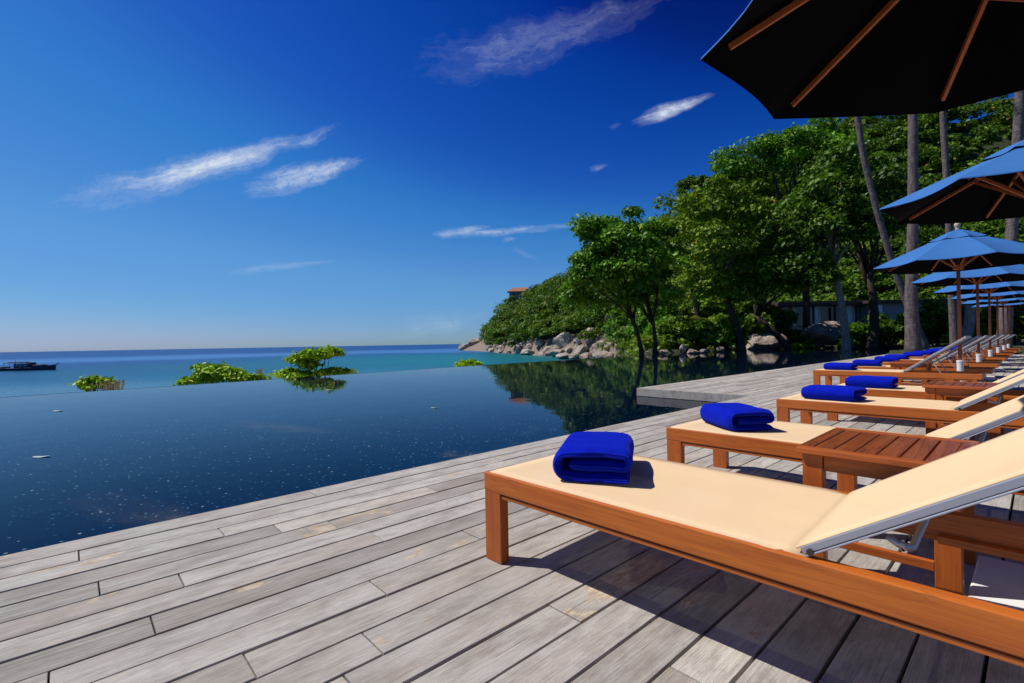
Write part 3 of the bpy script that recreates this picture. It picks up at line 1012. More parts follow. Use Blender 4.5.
# ------------------------------------------------------------------ foliage
def leaf_cloud(P, N, S, tint, aspect=.5, rs=None):
    rs = rs or rng
    n = len(P)
    N = N / np.linalg.norm(N, axis=1, keepdims=True)
    T = rs.normal(size=(n, 3)); T -= N * np.sum(T * N, 1, keepdims=True); T /= np.linalg.norm(T, axis=1, keepdims=True)
    Bn = np.cross(N, T)
    S = S[:, None]
    v0 = P - T * S * .5; v2 = P + T * S * .5 - N * S * .12
    v1 = P + Bn * S * aspect * .5 + N * S * .05 + T * S * .08; v3 = P - Bn * S * aspect * .5 + N * S * .05 + T * S * .08
    V = np.stack([v0, v1, v2, v3], 1).reshape(-1, 3)
    b = np.arange(n)[:, None] * 4
    Fq = np.concatenate([b + np.array([[0, 1, 2]]), b + np.array([[0, 2, 3]])], 0)
    return V, Fq, np.repeat(tint, 4)


def blob_leaves(blobs, n_per, size, tint_var=.25, shell=(.55, 1.08), upb=.5):
    P = []; N = []; S = []; T = []
    for bb in blobs:
        c, rad = bb[0], bb[1]; off = bb[2] if len(bb) > 2 else 0
        n = n_per
        d = rng.normal(size=(n, 3)); d /= np.linalg.norm(d, axis=1, keepdims=True)
        d[:, 2] = np.where(d[:, 2] < -.35, -d[:, 2] * .6, d[:, 2])
        rr = rng.uniform(shell[0], shell[1], n)[:, None]
        P.append(np.array(c) + d * rr * np.array(rad)); N.append(d * .7 + np.array([0, 0, upb]) + rng.normal(size=(n, 3)) * .6)
        S.append(size * rng.uniform(.35, 1.4, n)); T.append(np.clip(off + rng.uniform(.25, .7) + rng.normal(0, tint_var, n) * .7, 0, 1))
    return np.concatenate(P), np.concatenate(N), np.concatenate(S), np.concatenate(T)


def crown_blobs(c, rad, nb, br, hollow=.35):
    """leaf clumps spread through an ellipsoid, denser to the outside"""
    out = []
    for i in range(nb):
        d = rng.normal(size=3); d /= np.linalg.norm(d)
        if d[2] < -.5: d[2] *= -.7
        q = rng.uniform(hollow, 1) ** .6
        wob = 1 + .25 * noise.noise(Vector(d) * 2.3 + Vector(c) * .1)
        p = np.array(c) + d * np.array(rad) * q * wob
        s = br * rng.uniform(.65, 1.35)
        out.append((p, (s * 1.1, s * 1.1, s * .78)))
    return out


def limb(mb, a, b, r0, r1, sag=.1, n=5):
    a = Vector(a); b = Vector(b); L_ = (b - a).length
    off = Vector((random.uniform(-1, 1), random.uniform(-1, 1), random.uniform(.2, 1))) * L_ * sag
    pts = []; rs = []
    for i in range(n + 1):
        t = i / n; pts.append(a.lerp(b, t) + off * math.sin(PI * t)); rs.append(r0 + (r1 - r0) * t)
    mb.tube(pts, rs, 7, True)


def tree(name, label, cat, base, crowns, mat, barkm, tr, nb, br, n_per, leaf, group=None, fork=.45, lean=(0, 0), twigs=10, stems=1):
    """base: world point; crowns: list of (centre world, radii)"""
    base = Vector(base)
    r = empty(name, base, label, cat, group)
    blobs = []
    for (c, rad, share) in crowns:
        blobs += crown_blobs(np.array(Vector(c) - base), rad, max(3, int(nb * share)), br)
    P, N, S, T = blob_leaves(blobs, n_per, leaf)
    V, Fq, T4 = leaf_cloud(P, N, S, T, .62)
    np_mesh('crown', V, Fq, mat, r, T4)
    mb = MB()
    main = Vector(crowns[0][0]) - base
    zf = main.z * fork
    for st in range(stems):
        o_ = rt0 * ((st - (stems - 1) / 2) * 1.0)
        f = Vector((main.x * fork * .8 + lean[0], main.y * fork * .8 + lean[1], zf)) + o_ * 1.5
        pts = [o_ + Vector((0, 0, -.4)), o_ + Vector((0, 0, .15))]; rs = [tr * 1.5, tr * 1.2]
        for i in range(1, 7):
            t = i / 6
            pts.append(o_.lerp(f, t) + Vector((math.sin(t * 4) * tr * .5, math.cos(t * 3.1 + 1) * tr * .5, 0))); rs.append(tr * (1.1 - .35 * t))
        mb.tube(pts, rs, 10)
        tip = pts[-1]
        sel = random.sample(blobs, min(twigs, len(blobs)))
        for (p, s_r) in sel:
            limb(mb, tip - Vector((0, 0, random.uniform(0, zf * .25))), Vector(p), tr * random.uniform(.35, .55), tr * .08, .12)
    mb.build('trunk', barkm, r, smooth=True)
    return r


def cz(px, py, d): return W(px, py, d)


def m_(px_len, d): return px_len * d / F


# broad-leaved tree A at the pool's far corner
D = 36.0
tree('almond_tree', 'large bright green tree with two leaning stems at the far edge of the pool', 'tree',
     gp(648, D, .05), [(cz(634, 262, D), (m_(46, D),) * 2 + (m_(52, D),), .58), (cz(600, 244, D), (m_(24, D), m_(26, D), m_(24, D)), .13), (cz(588, 270, D), (m_(16, D), m_(20, D), m_(18, D)), .10), (cz(592, 292, D), (m_(28, D), m_(26, D), m_(34, D)), .2), (cz(652, 300, D), (m_(34, D), m_(34, D), m_(24, D)), .14)],
     M['leafA'], M['bark_dark'], .15, 92, .95, 270, .34, stems=2, fork=.4, twigs=12)
D = 46.0
tree('broadleaf_tree', 'tall dark tree with a forked trunk, right of the bright green tree at the pool', 'tree',
     gp(741, D, .05), [(cz(722, 240, D), (m_(54, D),) * 2 + (m_(52, D),), .6), (cz(764, 285, D), (m_(40, D), m_(40, D), m_(38, D)), .25), (cz(716, 306, D), (m_(30, D), m_(30, D), m_(20, D)), .08), (cz(700, 292, D), (m_(30, D), m_(30, D), m_(28, D)), .15)],
     M['leafB'], M['bark_dark'], .36, 84, 1.35, 250, .40, fork=.55, lean=(-.6, -.3), twigs=12)
D = 52.0
tree('shade_tree', 'tall tree with a pale streaked trunk standing in front of the low white house', 'tree',
     gp(846, 41, .05), [(cz(826, 232, 41), (m_(48, 41),) * 2 + (m_(48, 41),), .7), (cz(850, 190, 41), (m_(44, 41),) * 2 + (m_(40, 41),), .3), (cz(800, 275, 41), (m_(30, 41),) * 2 + (m_(22, 41),), .16)],
     M['leafD'], M['bark_pale'], .30, 84, 1.25, 230, .40, fork=.80, twigs=9)
tree('spreading_tree', 'airy tree with light green crown rising above the wood, just below the nearest umbrella', 'tree',
     gp(806, 58, .3), [(cz(800, 165, 58), (m_(52, 58),) * 2 + (m_(40, 58),), .6), (cz(752, 168, 58), (m_(34, 58),) * 2 + (m_(24, 58),), .22), (cz(840, 190, 58), (m_(40, 58),) * 2 + (m_(34, 58),), .2)],
     M['leafA'], M['bark_dark'], .4, 95, 1.35, 220, .46, fork=.6, twigs=24)
tree('broadleaf_tree', 'olive green tree between the large bright green tree and the tall forked one', 'tree',
     gp(700, 62, .3), [(cz(690, 250, 62), (m_(44, 62),) * 2 + (m_(44, 62),), .6), (cz(745, 215, 62), (m_(42, 62),) * 2 + (m_(38, 62),), .4)],
     M['leafB'], M['bark_dark'], .4, 80, 1.5, 220, .5, fork=.6, twigs=8)
tree('broadleaf_tree', 'dark tree whose low arching trunk leans over the brown rock beside the pool', 'tree',
     gp(786, 50, .1), [(cz(776, 272, 52), (m_(44, 50),) * 2 + (m_(38, 50),), 1)],
     M['leafD'], M['bark_dark'], .34, 60, 1.2, 220, .42, fork=.42, lean=(-2.0, -1.2), twigs=10)
for (px, d, cpy, rr, lab) in ((872, 44, 215, 36, 'black-trunked tree between the pale trunk and the thick palm trunk'),
                         (975, 62, 230, 55, 'dense dark tree beyond the far umbrellas, near the right edge')):
    tree('broadleaf_tree', lab, 'tree', gp(px, d, .1), [(cz(px, cpy, d), (m_(rr, d),) * 2 + (m_(rr, d),), 1)], M['leafD'], M['bark_dark'], .38, 58, 1.4, 200, .45, fork=.55, twigs=8)
# dark conifer-like pair on the skyline
for (px, py, d, w, h, lab) in ((688, 190, 176, 9, 12, 'left one of two hazy dark trees on the hilltop skyline'), (704, 186, 172, 9, 11, 'right one of two hazy dark trees on the hilltop skyline')):
    b_ = W(px, py + h + 12, d)
    tree('casuarina_tree', lab, 'tree', b_, [(W(px, py, d), (m_(w, d),) * 2 + (m_(h, d),), 1)], M['leafD'], M['bark_dark'], .3, 34, 1.6, 130, .7, group='pair of dark trees on the hilltop', twigs=4)


for (px, py, r_, lab) in ((516, 305, 9, 'round tree just below the hilltop house, left'), (531, 301, 10, 'round tree just below the hilltop house, right')):
    tree('hill_tree', lab, 'tree', W(px, py + 17, 240), [(W(px, py, 240), (m_(r_, 240),) * 2 + (m_(r_ * .8, 240),), 1)], M['leafH'], M['bark_dark'], .3, 26, 1.7, 90, .9, group='trees below the hilltop house', twigs=4)


# palms
def palm(base, pts_px, rad0, rad1, label, fr=14, fl=3.6):
    base = Vector(base); r = empty('palm_tree', base, label, 'palm tree', 'tall palm trunks behind the umbrellas')
    pts = [Vector((0, 0, -.4)), Vector((0, 0, .1))] + [Vector(p) - base for p in pts_px]
    # resample
    out = []; n = 26
    seg = [0]
    for a, b in zip(pts[:-1], pts[1:]): seg.append(seg[-1] + (b - a).length)
    P_ = [np.interp(np.linspace(0, seg[-1], n), seg, [p[k] for p in pts]) for k in range(3)]
    rs = []
    for i in range(n):
        t = i / (n - 1); rs.append(.82 * (rad1 + (rad0 - rad1) * math.exp(-t * 9) * .6 + (rad0 - rad1) * .4 * (1 - t)) * (1 + .03 * (i % 2)))
    mb = MB(); mb.tube([Vector((P_[0][i], P_[1][i], P_[2][i])) for i in range(n)], rs, 12); mb.build('trunk', M['bark_palm'], r, smooth=True)
    top = pts[-1]
    fronds(top, fr, fl, r, 'crown')
    return r


def fronds(top, fr, fl, parent, name, mat='leafA', el0=(.1, 1.2), leaf=.55):
    P = []; N = []; S = []; T = []; mb = MB()
    Vv = []; Ff = []; Tt = []
    for k in range(fr):
        a = 2 * PI * k / fr + random.uniform(-.2, .2); el_ = random.uniform(*el0)
        d = Vector((math.cos(a), math.sin(a), 0)); n = 14; prev = Vector(top)
        L_ = fl * random.uniform(.8, 1.1)
        for i in range(n):
            t = i / n; e = el_ - t * 1.7
            cur = prev + (d * math.cos(e) + Vector((0, 0, math.sin(e)))) * (L_ / n)
            side = Vector((-d.y, d.x, 0)); fwdv = (cur - prev).normalized()
            ll = leaf * math.sin(PI * min(.98, t * .85 + .12)) + .05
            for s in (-1, 1):
                for h in (0, .5):
                    p0 = prev.lerp(cur, h); w = L_ / n * .22
                    tip = p0 + side * s * ll + fwdv * ll * .45 - Vector((0, 0, ll * random.uniform(.25, .55)))
                    b0 = len(Vv)
                    Vv += [tuple(p0 - fwdv * w), tuple(p0 + fwdv * w), tuple(tip)]
                    Ff.append((b0, b0 + 1, b0 + 2)); tt = random.uniform(.2, .9); Tt += [tt] * 3
            prev = cur
    return np_mesh(name, np.array(Vv), np.array(Ff), M[mat], parent, np.array(Tt))


palm(gp(913, 27, .05), [W(911, 300, 27), W(913, 220, 27), W(913, 120, 27), W(912, 30, 27)], .52, .24, 'thick straight palm trunk rising behind the third umbrella')
palm(gp(926, 30, .05), [W(908, 305, 30), W(893, 265, 30), W(878, 215, 30), W(864, 160, 30), W(856, 110, 30), W(852, 10, 30)], .30, .19, 'slender leaning palm trunk crossing in front of the green hillside')
palm(gp(955, 33, .05), [W(951, 280, 33), W(948, 200, 33), W(943, 120, 33), W(940, 20, 33)], .36, .2, 'slim upright palm trunk just right of the thick one')
palm(gp(1003, 24, .05), [W(1008, 280, 24), W(1014, 200, 24), W(1020, 100, 24), W(1024, 0, 24)], .42, .22, 'dark palm trunk at the right edge, seen between the umbrellas')
tree('broadleaf_tree', 'low dark tree just behind the pole of the third umbrella', 'tree', gp(962, 38, .1), [(cz(984, 250, 38), (m_(30, 38),) * 2 + (m_(26, 38),), 1)], M['leafD'], M['bark_pale'], .36, 44, 1.1, 200, .38, fork=.6, twigs=7)

# bushes and palms in the understorey
def bush(name, label, base, rad, mat, leaf, nb, n_per, br, cat='bush', group=None, stem=True):
    base = Vector(base); r = empty(name, base, label, cat, group)
    bl = crown_blobs(np.array((0, 0, rad[2] * .75)), rad, nb, br, .2)
    P, N, S, T = blob_leaves(bl, n_per, leaf)
    V, Fq, T4 = leaf_cloud(P, N, S, T, .6); np_mesh('foliage', V, Fq, M[mat], r, T4)
    if stem:
        mb = MB()
        for (p, s) in random.sample(bl, min(8, len(bl))): limb(mb, (random.uniform(-.1, .1), random.uniform(-.1, .1), -.3), p, .05 * rad[2] * .7, .012, .1)
        mb.build('stems', M['bark_dark'], r, smooth=True)
    return r


pb = empty('palm_clump', gp(706, 52, .1), 'yellow green clump of feathery palm fronds behind the pool', 'palm')
fronds(Vector((0, 0, 1.6)), 22, 4.2, pb, 'fronds', 'frond', (.5, 1.4), .9)
fronds(Vector((1.2, .8, .6)), 14, 3.2, pb, 'fronds', 'frond', (.3, 1.3), .8)
BU = [(664, 50, 1.9, 1.7, 'leafA', 'fresh green bush just right of the leaning stems at the pool bank'), (700, 47.5, 1.8, 1.5, 'leafB', 'olive bush right in front of the feathery palm clump'), (722, 47, 1.5, 1.3, 'leafA', 'small fresh green bush at the foot of the forked trunk'), (757, 55, 2.0, 2.4, 'leafB', 'tall olive bush between the forked trunk and the brown rock'), (776, 58, 2.4, 3.0, 'leafD', 'dark tall bush behind the arching trunk'), (812, 60, 1.2, 1.0, 'leafA', 'small green bush between the house and the pale boulder'),
      (676, 48, 2.2, 1.8, 'leafB', 'olive bush between the rocks and the feathery palm clump'), (655, 64, 4.0, 3.2, 'leafA', 'green bush behind the stems of the large bright green tree'), (728, 50, 2.2, 1.9, 'leafB', 'low olive bush right of the feathery palm clump'),
      (752, 60, 3.4, 3.2, 'leafD', 'dark bush left of the brown rock, behind the forked trunk'), (766, 62, 2.5, 2.0, 'leafC', 'bright green bush under the arching trunk'), (690, 66, 5.0, 4.0, 'leafB', 'tall olive shrub mass behind the feathery palm clump'),
      (630, 98, 5.5, 4.6, 'leafA', 'green shrub above the pale boulders by the shore'), (862, 46, 1.6, 1.1, 'leafA', 'small green shrub at the foot of the pale streaked trunk'), (720, 70, 5.5, 4.2, 'leafB', 'wide shrub mass behind the forked dark tree'),
      (888, 46, 2.4, 1.6, 'leafD', 'dark shrub left of the thick palm trunk'), (936, 42, 2.6, 2.0, 'leafD', 'dark shrub right of the thick palm trunk'), (975, 44, 3.4, 2.2, 'leafD', 'dark shrub behind the far umbrella poles'), (1010, 46, 3.6, 2.6, 'leafA', 'green shrub at the right edge behind the far umbrellas'),
      (800, 57, 1.5, .9, 'leafD', 'small dark shrub in front of the red post of the house'), (1060, 40, 4, 3, 'leafD', 'dark shrub beyond the right edge of the deck')]
for (px, d, w, h, mt_, lab) in BU:
    bush('shrub', lab, gp(px, d, .0), (w, w, h), mt_, .32 + d * .0015, int(14 + w * 6), 170, .55 + w * .09)

# bushes growing up past the infinity edge
def edge_bush(label, parts, d, mat='leafC', dry=None, base_px=None):
    b0 = gp(base_px, d, -2.4); r = empty('sea_almond_bush', b0, label, 'bush', 'bushes growing up behind the infinity edge')
    P, N, S, T = [], [], [], []
    bl = []
    for (px, py, rx, ry, nb) in parts:
        c = np.array(W(px, py, d) - b0)
        for i in range(nb):
            q = rng.normal(size=3); q /= np.linalg.norm(q); q = q * rng.uniform(.3, 1)
            bl.append((c + q * np.array((rx * d / F, rx * d / F, ry * d / F)), (.017 * d, .017 * d, .010 * d)))
    P, N, S, T = blob_leaves(bl, 26, .0115 * d, .35, (.3, 1.1), .8)
    V, Fq, T4 = leaf_cloud(P, N, S, T, .55); np_mesh('foliage', V, Fq, M[mat], r, T4)
    mb = MB()
    for (p, s) in bl[::max(1, len(bl) // 14)]: limb(mb, (random.uniform(-.1, .1), random.uniform(-.1, .1), -.5), p, .04, .010, .06)
    mb.build('stems', M['bark_dark'], r, smooth=True)
    if dry:
        Vv, Ff, Tt = [], [], []
        for (px, py, rx, ry, n) in dry:
            c = W(px, py, d) - b0
            for i in range(n):
                o_ = Vector((random.gauss(0, 1) * rx * d / F * .5, random.gauss(0, 1) * rx * d / F * .5, -ry * d / F))
                tp_ = c + o_ + Vector((random.gauss(.05, .12), random.gauss(.05, .12), 2 * ry * d / F * random.uniform(.6, 1.1)))
                w = Vector((.012, .012, 0)); k = len(Vv)
                a_ = c + o_ - Vector((0, 0, .5))
                mid = a_.lerp(tp_, .8)
                Vv += [tuple(a_ - w), tuple(a_ + w), tuple(mid + w), tuple(mid - w)]; Ff.append((k, k + 1, k + 2, k + 3)); Tt += [random.random()] * 4
                # plume
                k = len(Vv); w2 = Vector((.045, .03, 0)); Vv += [tuple(mid), tuple(mid.lerp(tp_, .4) + w2), tuple(tp_), tuple(mid.lerp(tp_, .4) - w2)]; Ff.append((k, k + 1, k + 2, k + 3)); Tt += [random.random()] * 4
        np_mesh('dry_plumes', np.array(Vv), np.array(Ff), M['dryreed'], r, np.array(Tt))
    return r


edge_bush('small green bush with tan dry plumes, leftmost behind the infinity edge', [(90, 382, 12, 5, 20), (98, 386, 18, 4, 18)], 24.0, dry=[(112, 385, 9, 5, 60)], base_px=100)
edge_bush('wide bright green bush with one pale plume, second from the left behind the infinity edge', [(212, 372, 18, 6, 36), (205, 380, 16, 4, 24), (246, 379, 18, 3.5, 30), (228, 373, 14, 5, 20)], 33.0, dry=[(259, 372, 3, 5, 16)], base_px=225)
edge_bush('darker two-tiered bush spreading over the water at the infinity edge', [(318, 355, 22, 3.5, 40), (300, 360, 10, 3, 12), (306, 365, 10, 5, 16), (292, 374, 16, 3.5, 26), (334, 373, 15, 3.0, 26), (312, 376, 18, 3, 24), (330, 352, 12, 3, 10)], 25.5, 'leafC', base_px=314)
edge_bush('tiny low green sprig behind the infinity edge, nearest to the headland', [(468, 365, 12, 1.6, 18)], 33.0, base_px=467)
edge_bush('tiny lone sprig at the infinity edge, left of the wide bright green bush', [(182, 384, 2.0, 1, 3)], 30.0, base_px=182)


# ------------------------------------------------------------------ woodland cover of hill and headland
def woodland(name, label, pxa, pxb, n, rr, per, leaf, dlo, dhi, skip=None):
    bl = []
    for i in range(n):
        for _ in range(20):
            px = rng.uniform(pxa, pxb); ds = float(np.interp(px, PXS, DSS)); dr, zr = ridge(px)
            d = rng.uniform(max(ds + dlo, 0), dr + dhi)
            if skip and skip(px, d): continue
            break
        z = terrain(px, d); r_ = rr[0] + (rr[1] - rr[0]) * rng.uniform() ** 1.5; tcr = rng.uniform(-.28, .28); z += rng.uniform(-1.2, .9) * r_ * .35
        c = gp(px, d, z + r_ * .75)
        hgt = r_ * rng.uniform(.75, 1.15)
        # a crown of several clumps, not one ball
        for k in range(7):
            q = rng.normal(size=3); q /= np.linalg.norm(q); q[2] = abs(q[2]) * .9 - .15
            s = r_ * rng.uniform(.38, .6)
            bl.append((np.array(c) + q * np.array((r_ * .72, r_ * .72, hgt * .7)), (s, s, s * .75), tcr))
    P, N, S, T = blob_leaves(bl, per // 7, leaf, .22)
    V, Fq, T4 = leaf_cloud(P, N, S, T, .7)
    o = np_mesh(name, V, Fq, M['leafH'], None, T4)
    return tag(o, label, 'woodland', kind='stuff')


woodland('headland_wood', 'dense green wood covering the headland down to the shore boulders', 484, 645, 420, (2.6, 5.6), 470, .8, 5, 2,
         skip=lambda px, d: d > 268)
woodland('hillside_wood', 'dense green wood climbing the hill behind the pool and umbrellas', 625, 1120, 470, (3.0, 5.4), 420, .85, -6, 6,
         skip=lambda px, d: 775 < px < 965 and d < 80)


bl = []
for k in range(420):
    px = rng.uniform(596, 1015)
    if px < 645: d = float(np.interp(px, PXS, DSS)) + rng.uniform(1, 16)
    else: d = rng.uniform(45, 84)
    if 775 < px < 965 and d > 60: continue
    r_ = rng.uniform(.5, 1.3) * (1.5 if d > 75 else 1)
    c = gp(px, d, max(terrain(px, d), -.1 if px > 645 else -9) + r_ * .3); t_ = rng.uniform(-.3, .3)
    if terrain(px, d) < -.15 and px > 645: continue
    for q in range(4): bl.append((np.array(c) + rng.normal(size=3) * r_ * .4, (r_ * .6, r_ * .6, r_ * .45), t_))
for k in range(230):
    px = rng.uniform(603, 652); d = rng.uniform(40, 104); tz = terrain(px, d); p = gp(px, d, 0)
    if tz < -2.7 or (p.x > -23 and d < 78): continue
    r_ = rng.uniform(.6, 1.5); c = gp(px, d, tz + r_ * .35); t_ = rng.uniform(-.3, .3)
    for q in range(4): bl.append((np.array(c) + rng.normal(size=3) * r_ * .4, (r_ * .6, r_ * .6, r_ * .5), t_))
P, N, S, T = blob_leaves(bl, 36, .36, .25)
V, Fq, T4 = leaf_cloud(P, N, S, T, .6)
tag(np_mesh('undergrowth', V, Fq, M['leafB'], None, T4), 'low tangled undergrowth on the bank between the pool and the wood', 'undergrowth', kind='stuff')


# ------------------------------------------------------------------ rocks
def rock_mesh(seed, sub=3):
    bm = bmesh.new(); bmesh.ops.create_icosphere(bm, subdivisions=sub, radius=1)
    o_ = Vector((seed * 13.7, seed * 5.1, seed * 3.3))
    rr_ = random.Random(seed)
    planes = [(Vector((rr_.gauss(0, 1), rr_.gauss(0, 1), rr_.gauss(0, .7))).normalized(), rr_.uniform(.5, .85)) for _ in range(11)]
    for v in bm.verts:
        p = v.co.copy()
        for n_, d_ in planes:
            e = p.dot(n_) - d_
            if e > 0: p -= n_ * e * .97
        p *= 1 + .16 * noise.noise(p * 1.2 + o_) + .07 * noise.noise(p * 3.5 + o_) + .03 * noise.noise(p * 8 + o_)
        p.z = (p.z + .55) * .9
        v.co = p
    me = bpy.data.meshes.new('boulder'); bm.to_mesh(me); bm.free(); me.materials.append(M['rock'])
    for p in me.polygons: p.use_smooth = False
    return me


RM = [rock_mesh(i + 1, 4) for i in range(9)]
RK = [(467, 350, 12, 5), (476, 350, 15, 9), (487, 350, 15, 8), (497, 351.5, 12, 7), (507, 352.5, 14, 6), (519, 352.5, 14, 8), (531, 353, 17, 14), (541, 353, 9, 10), (529, 355, 16, 5), (550, 355.5, 12, 7), (559, 357, 16, 6), (569, 353, 21, 17),
      (566, 359, 16, 5), (580, 357, 13, 11), (591, 354, 24, 20), (599, 357, 13, 11), (603, 359, 14, 7), (614, 357, 17, 11), (607, 360, 18, 6), (623, 357, 12, 9), (631, 356, 15, 10), (637, 352, 15, 15), (634, 359, 18, 8), (644, 353, 11, 10), (641, 358, 13, 6),
      (512, 348, 10, 5), (545, 350, 10, 6), (577, 350, 12, 8), (605, 351, 12, 9), (620, 350, 12, 8), (492, 348, 9, 4), (554, 351, 10, 7), (587, 359, 12, 5), (574, 359, 12, 5)]
rr2 = random.Random(5)
for k_ in range(60):
    px_ = rr2.uniform(488, 636); d_ = float(np.interp(px_, PXS, DSS)) + rr2.uniform(-2, 9)
    w_ = rr2.uniform(4, 12); RK.append((px_, 1, w_, w_ * rr2.uniform(.45, .85), d_))
for k_ in range(60):
    px_ = rr2.uniform(600, 655); d_ = rr2.uniform(42, 100); p_ = gp(px_, d_, 0)
    if terrain(px_, d_) < -3 or (p_.x > -22.9 and d_ < 78): continue
    w_ = rr2.uniform(1.0, 2.6) * F / d_; RK.append((px_, 1, w_, w_ * rr2.uniform(.5, .8), d_))
big = {11: 'large pale split boulder at the middle of the shore rocks', 14: 'largest brown and grey boulder of the shore rocks, left of the bright green tree',
       6: 'grey boulder under the wood on the left half of the shore rocks', 17: 'white-topped boulder just right of the largest brown one', 21: 'dark upright boulder beside the stems of the bright green tree', 1: 'long low rock at the outer tip of the headland'}
for i, rk_ in enumerate(RK):
    px, yb, w, h = rk_[:4]
    if len(rk_) > 4: yb = yh(px) + (1 - max(terrain(px, rk_[4]) - .5, -3.4)) * F / rk_[4]
    d = min(300, max(100, 4 * F / max(5.5, (yb - yh(px)))))
    if i in (11, 14, 21): d = {11: 142, 14: 132, 21: 104}[i]
    o = bpy.data.objects.new('boulder', RM[i % 9]); COL.objects.link(o)
    if len(rk_) > 4: d = rk_[4]
    z = 1 - (yb - yh(px)) * d / F
    o.location = gp(px, d, z); kk = 1.12 if len(rk_) > 4 else .86
    sw = w * d / F / 1.6 / kk; sh = h * d / F / 1.25 / kk
    o.scale = (sw, sw * random.uniform(.8, 1.2), sh); o.rotation_euler = (0, 0, random.uniform(0, 6.28))
    tag(o, big.get(i, 'grey brown boulder among the rocks along the shore below the wood'), 'boulder', None if i in big else 'boulders along the shore below the wood')
ST = [(664, 352.5, 9, 4, 'flat pale stone on the pool bank right of the leaning stems'), (683, 351.5, 6, 8, 'upright grey stone on the pool bank left of the palm clump'), (692, 351.5, 12, 3.5, 'long low stone beside the upright grey stone'), (721, 350, 8, 5, 'rounded stone on the pool bank below the palm clump'),
      (704, 351, 8, 3, 'small stone on the pool bank between the long one and the rounded one'), (763, 348.5, 36, 15, 'broad brown slab of rock beside the pool under the arching trunk'), (768, 348.5, 22, 4, 'thin pale ledge of stone at the foot of the broad brown rock'), (830, 347, 50, 23, 'large pale boulder at the pool edge beside the streaked trunk')]
for i, (px, yb, w, h, lab) in enumerate(ST):
    d = min(58, 1.0 * F / (yb - yh(px))) if i < 5 else (54 if i < 7 else 55)
    o = bpy.data.objects.new('boulder', RM[(i * 2 + 1) % 9] if i != 7 else RM[3]); COL.objects.link(o)
    o.location = gp(px, d, -.12); sw = w * d / F / 1.7; sh = h * d / F / 1.25
    o.scale = (sw, sw * .8, sh); o.rotation_euler = (0, 0, random.uniform(0, 6.28))
    tag(o, lab, 'boulder', 'stones around the pool bank')

lw = bush('bank_grass', 'strip of bright yellow green grass on the pool bank beneath the house', gp(788, 56, -.15), (3.2, 3.2, .16), 'leafC', .3, 60, 60, .4, 'grass', None, False)
lw['kind'] = 'stuff'

# ------------------------------------------------------------------ pavilion and wall behind the trees
def frame_rot(px):  # facing the camera roughly
    return math.atan2(rt0.y, rt0.x)


hb = gp(826, 68, .1)
house = empty('garden_house', hb, 'low white garden house with dark flat roof and red corner post behind the trees', 'house', rz=frame_rot(0))
W_ = 6.6
b = MB(); b.box((-W_, 0, -.5), (W_, 5, 1.2)); b.build('plinth', M['plaster'], house, .01)
b = MB(); b.box((-W_ - .4, -.9, 1.2), (W_ + .4, 5.2, 1.55)); b.build('floor_slab', M['darkwood'], house, .01)
b = MB(); b.box((-W_ - .9, -1.5, 5.3), (W_ + .9, 5.6, 5.75)); b.box((-W_ - .6, -1.2, 5.75), (W_ + .6, 5.3, 5.95)); b.build('roof', M['darkwood'], house, .02)
wb = MB()
for (x0, x1) in ((-W_ + .4, -4.4), (-2.9, -1.0), (2.2, 4.6)): wb.box((x0, .0, 1.55), (x1, .22, 5.3))
wb.box((-W_ + .4, 4.4, 1.55), (W_, 4.7, 5.3)); wb.box((W_ - .25, .23, 1.55), (W_, 4.39, 5.3)); wb.build('wall', M['plaster'], house, .01)
for (x0, x1) in ((-.9, 2.1), (-4.3, -3.0)):
    w = MB(); w.box((x0, .02, 1.6), (x0 + .14, .18, 5.25)); w.box((x1 - .14, .02, 1.6), (x1, .18, 5.25)); w.box((x0 + .14, .02, 5.1), (x1 - .14, .18, 5.25)); w.box((x0 + .14, .02, 1.6), (x1 - .14, .18, 1.9))
    wo = w.build('window', M['plaster'], house, .01)
    w = MB(); w.box((x0 + .14, .07, 1.9), (x1 - .14, .10, 5.1)); w.build('pane', M['glass'], wo)
for x0 in (-W_ + .1, -5.1):
    b = MB(); b.box((x0 - .18, -.6, 1.55), (x0 + .18, -.3, 5.3)); b.build('post', M['redpost'], house, .01)
for x0 in (-2.0, 1.0, 4.0, W_):
    b = MB(); b.box((x0 - .12, -.6, 1.55), (x0 + .12, -.36, 5.3)); b.build('post', M['darkwood'], house, .01)
b = MB(); b.box((-W_, -.62, 2.45), (W_, -.56, 2.53));
for k in range(26): b.box((-W_ + .25 + k * .52, -.61, 1.56), (-W_ + .29 + k * .52, -.57, 2.45))
b.build('railing', M['darkwood'], house)

h2 = empty('villa', gp(912, 66, .1), 'long grey villa with pale wall panels, half hidden behind the palm trunks', 'house', rz=frame_rot(0))
b = MB(); b.box((-5.6, 0, -.4), (5.0, .3, 5.4)); b.box((-5.6, .3, -.4), (-5.3, 5, 5.4)); b.box((4.7, .3, -.4), (5.0, 5, 5.4)); b.build('wall', M['plaster2'], h2, .01)
b = MB(); b.box((-6.3, -1.0, 5.4), (5.7, 5.6, 5.8)); b.build('roof', M['darkwood'], h2, .02)
for (x0, x1, z0, z1) in ((-5.5, -4.0, 0, 5.2), (1.4, 4.4, 2.6, 5.2)):
    b = MB(); b.box((x0, -.06, z0), (x1, -.003, z1)); b.build('wall_panel', M['plaster'], h2, .01)
for (x0, x1) in ((-3.2, -1.6), (-1.0, .8)):
    b = MB(); b.box((x0, -.05, .1), (x1, -.003, 2.6)); wo = b.build('window', M['darkwood'], h2, .01)
    b = MB(); b.box((x0 + .12, -.08, .25), (x1 - .12, -.053, 2.45)); b.build('pane', M['glass'], wo)

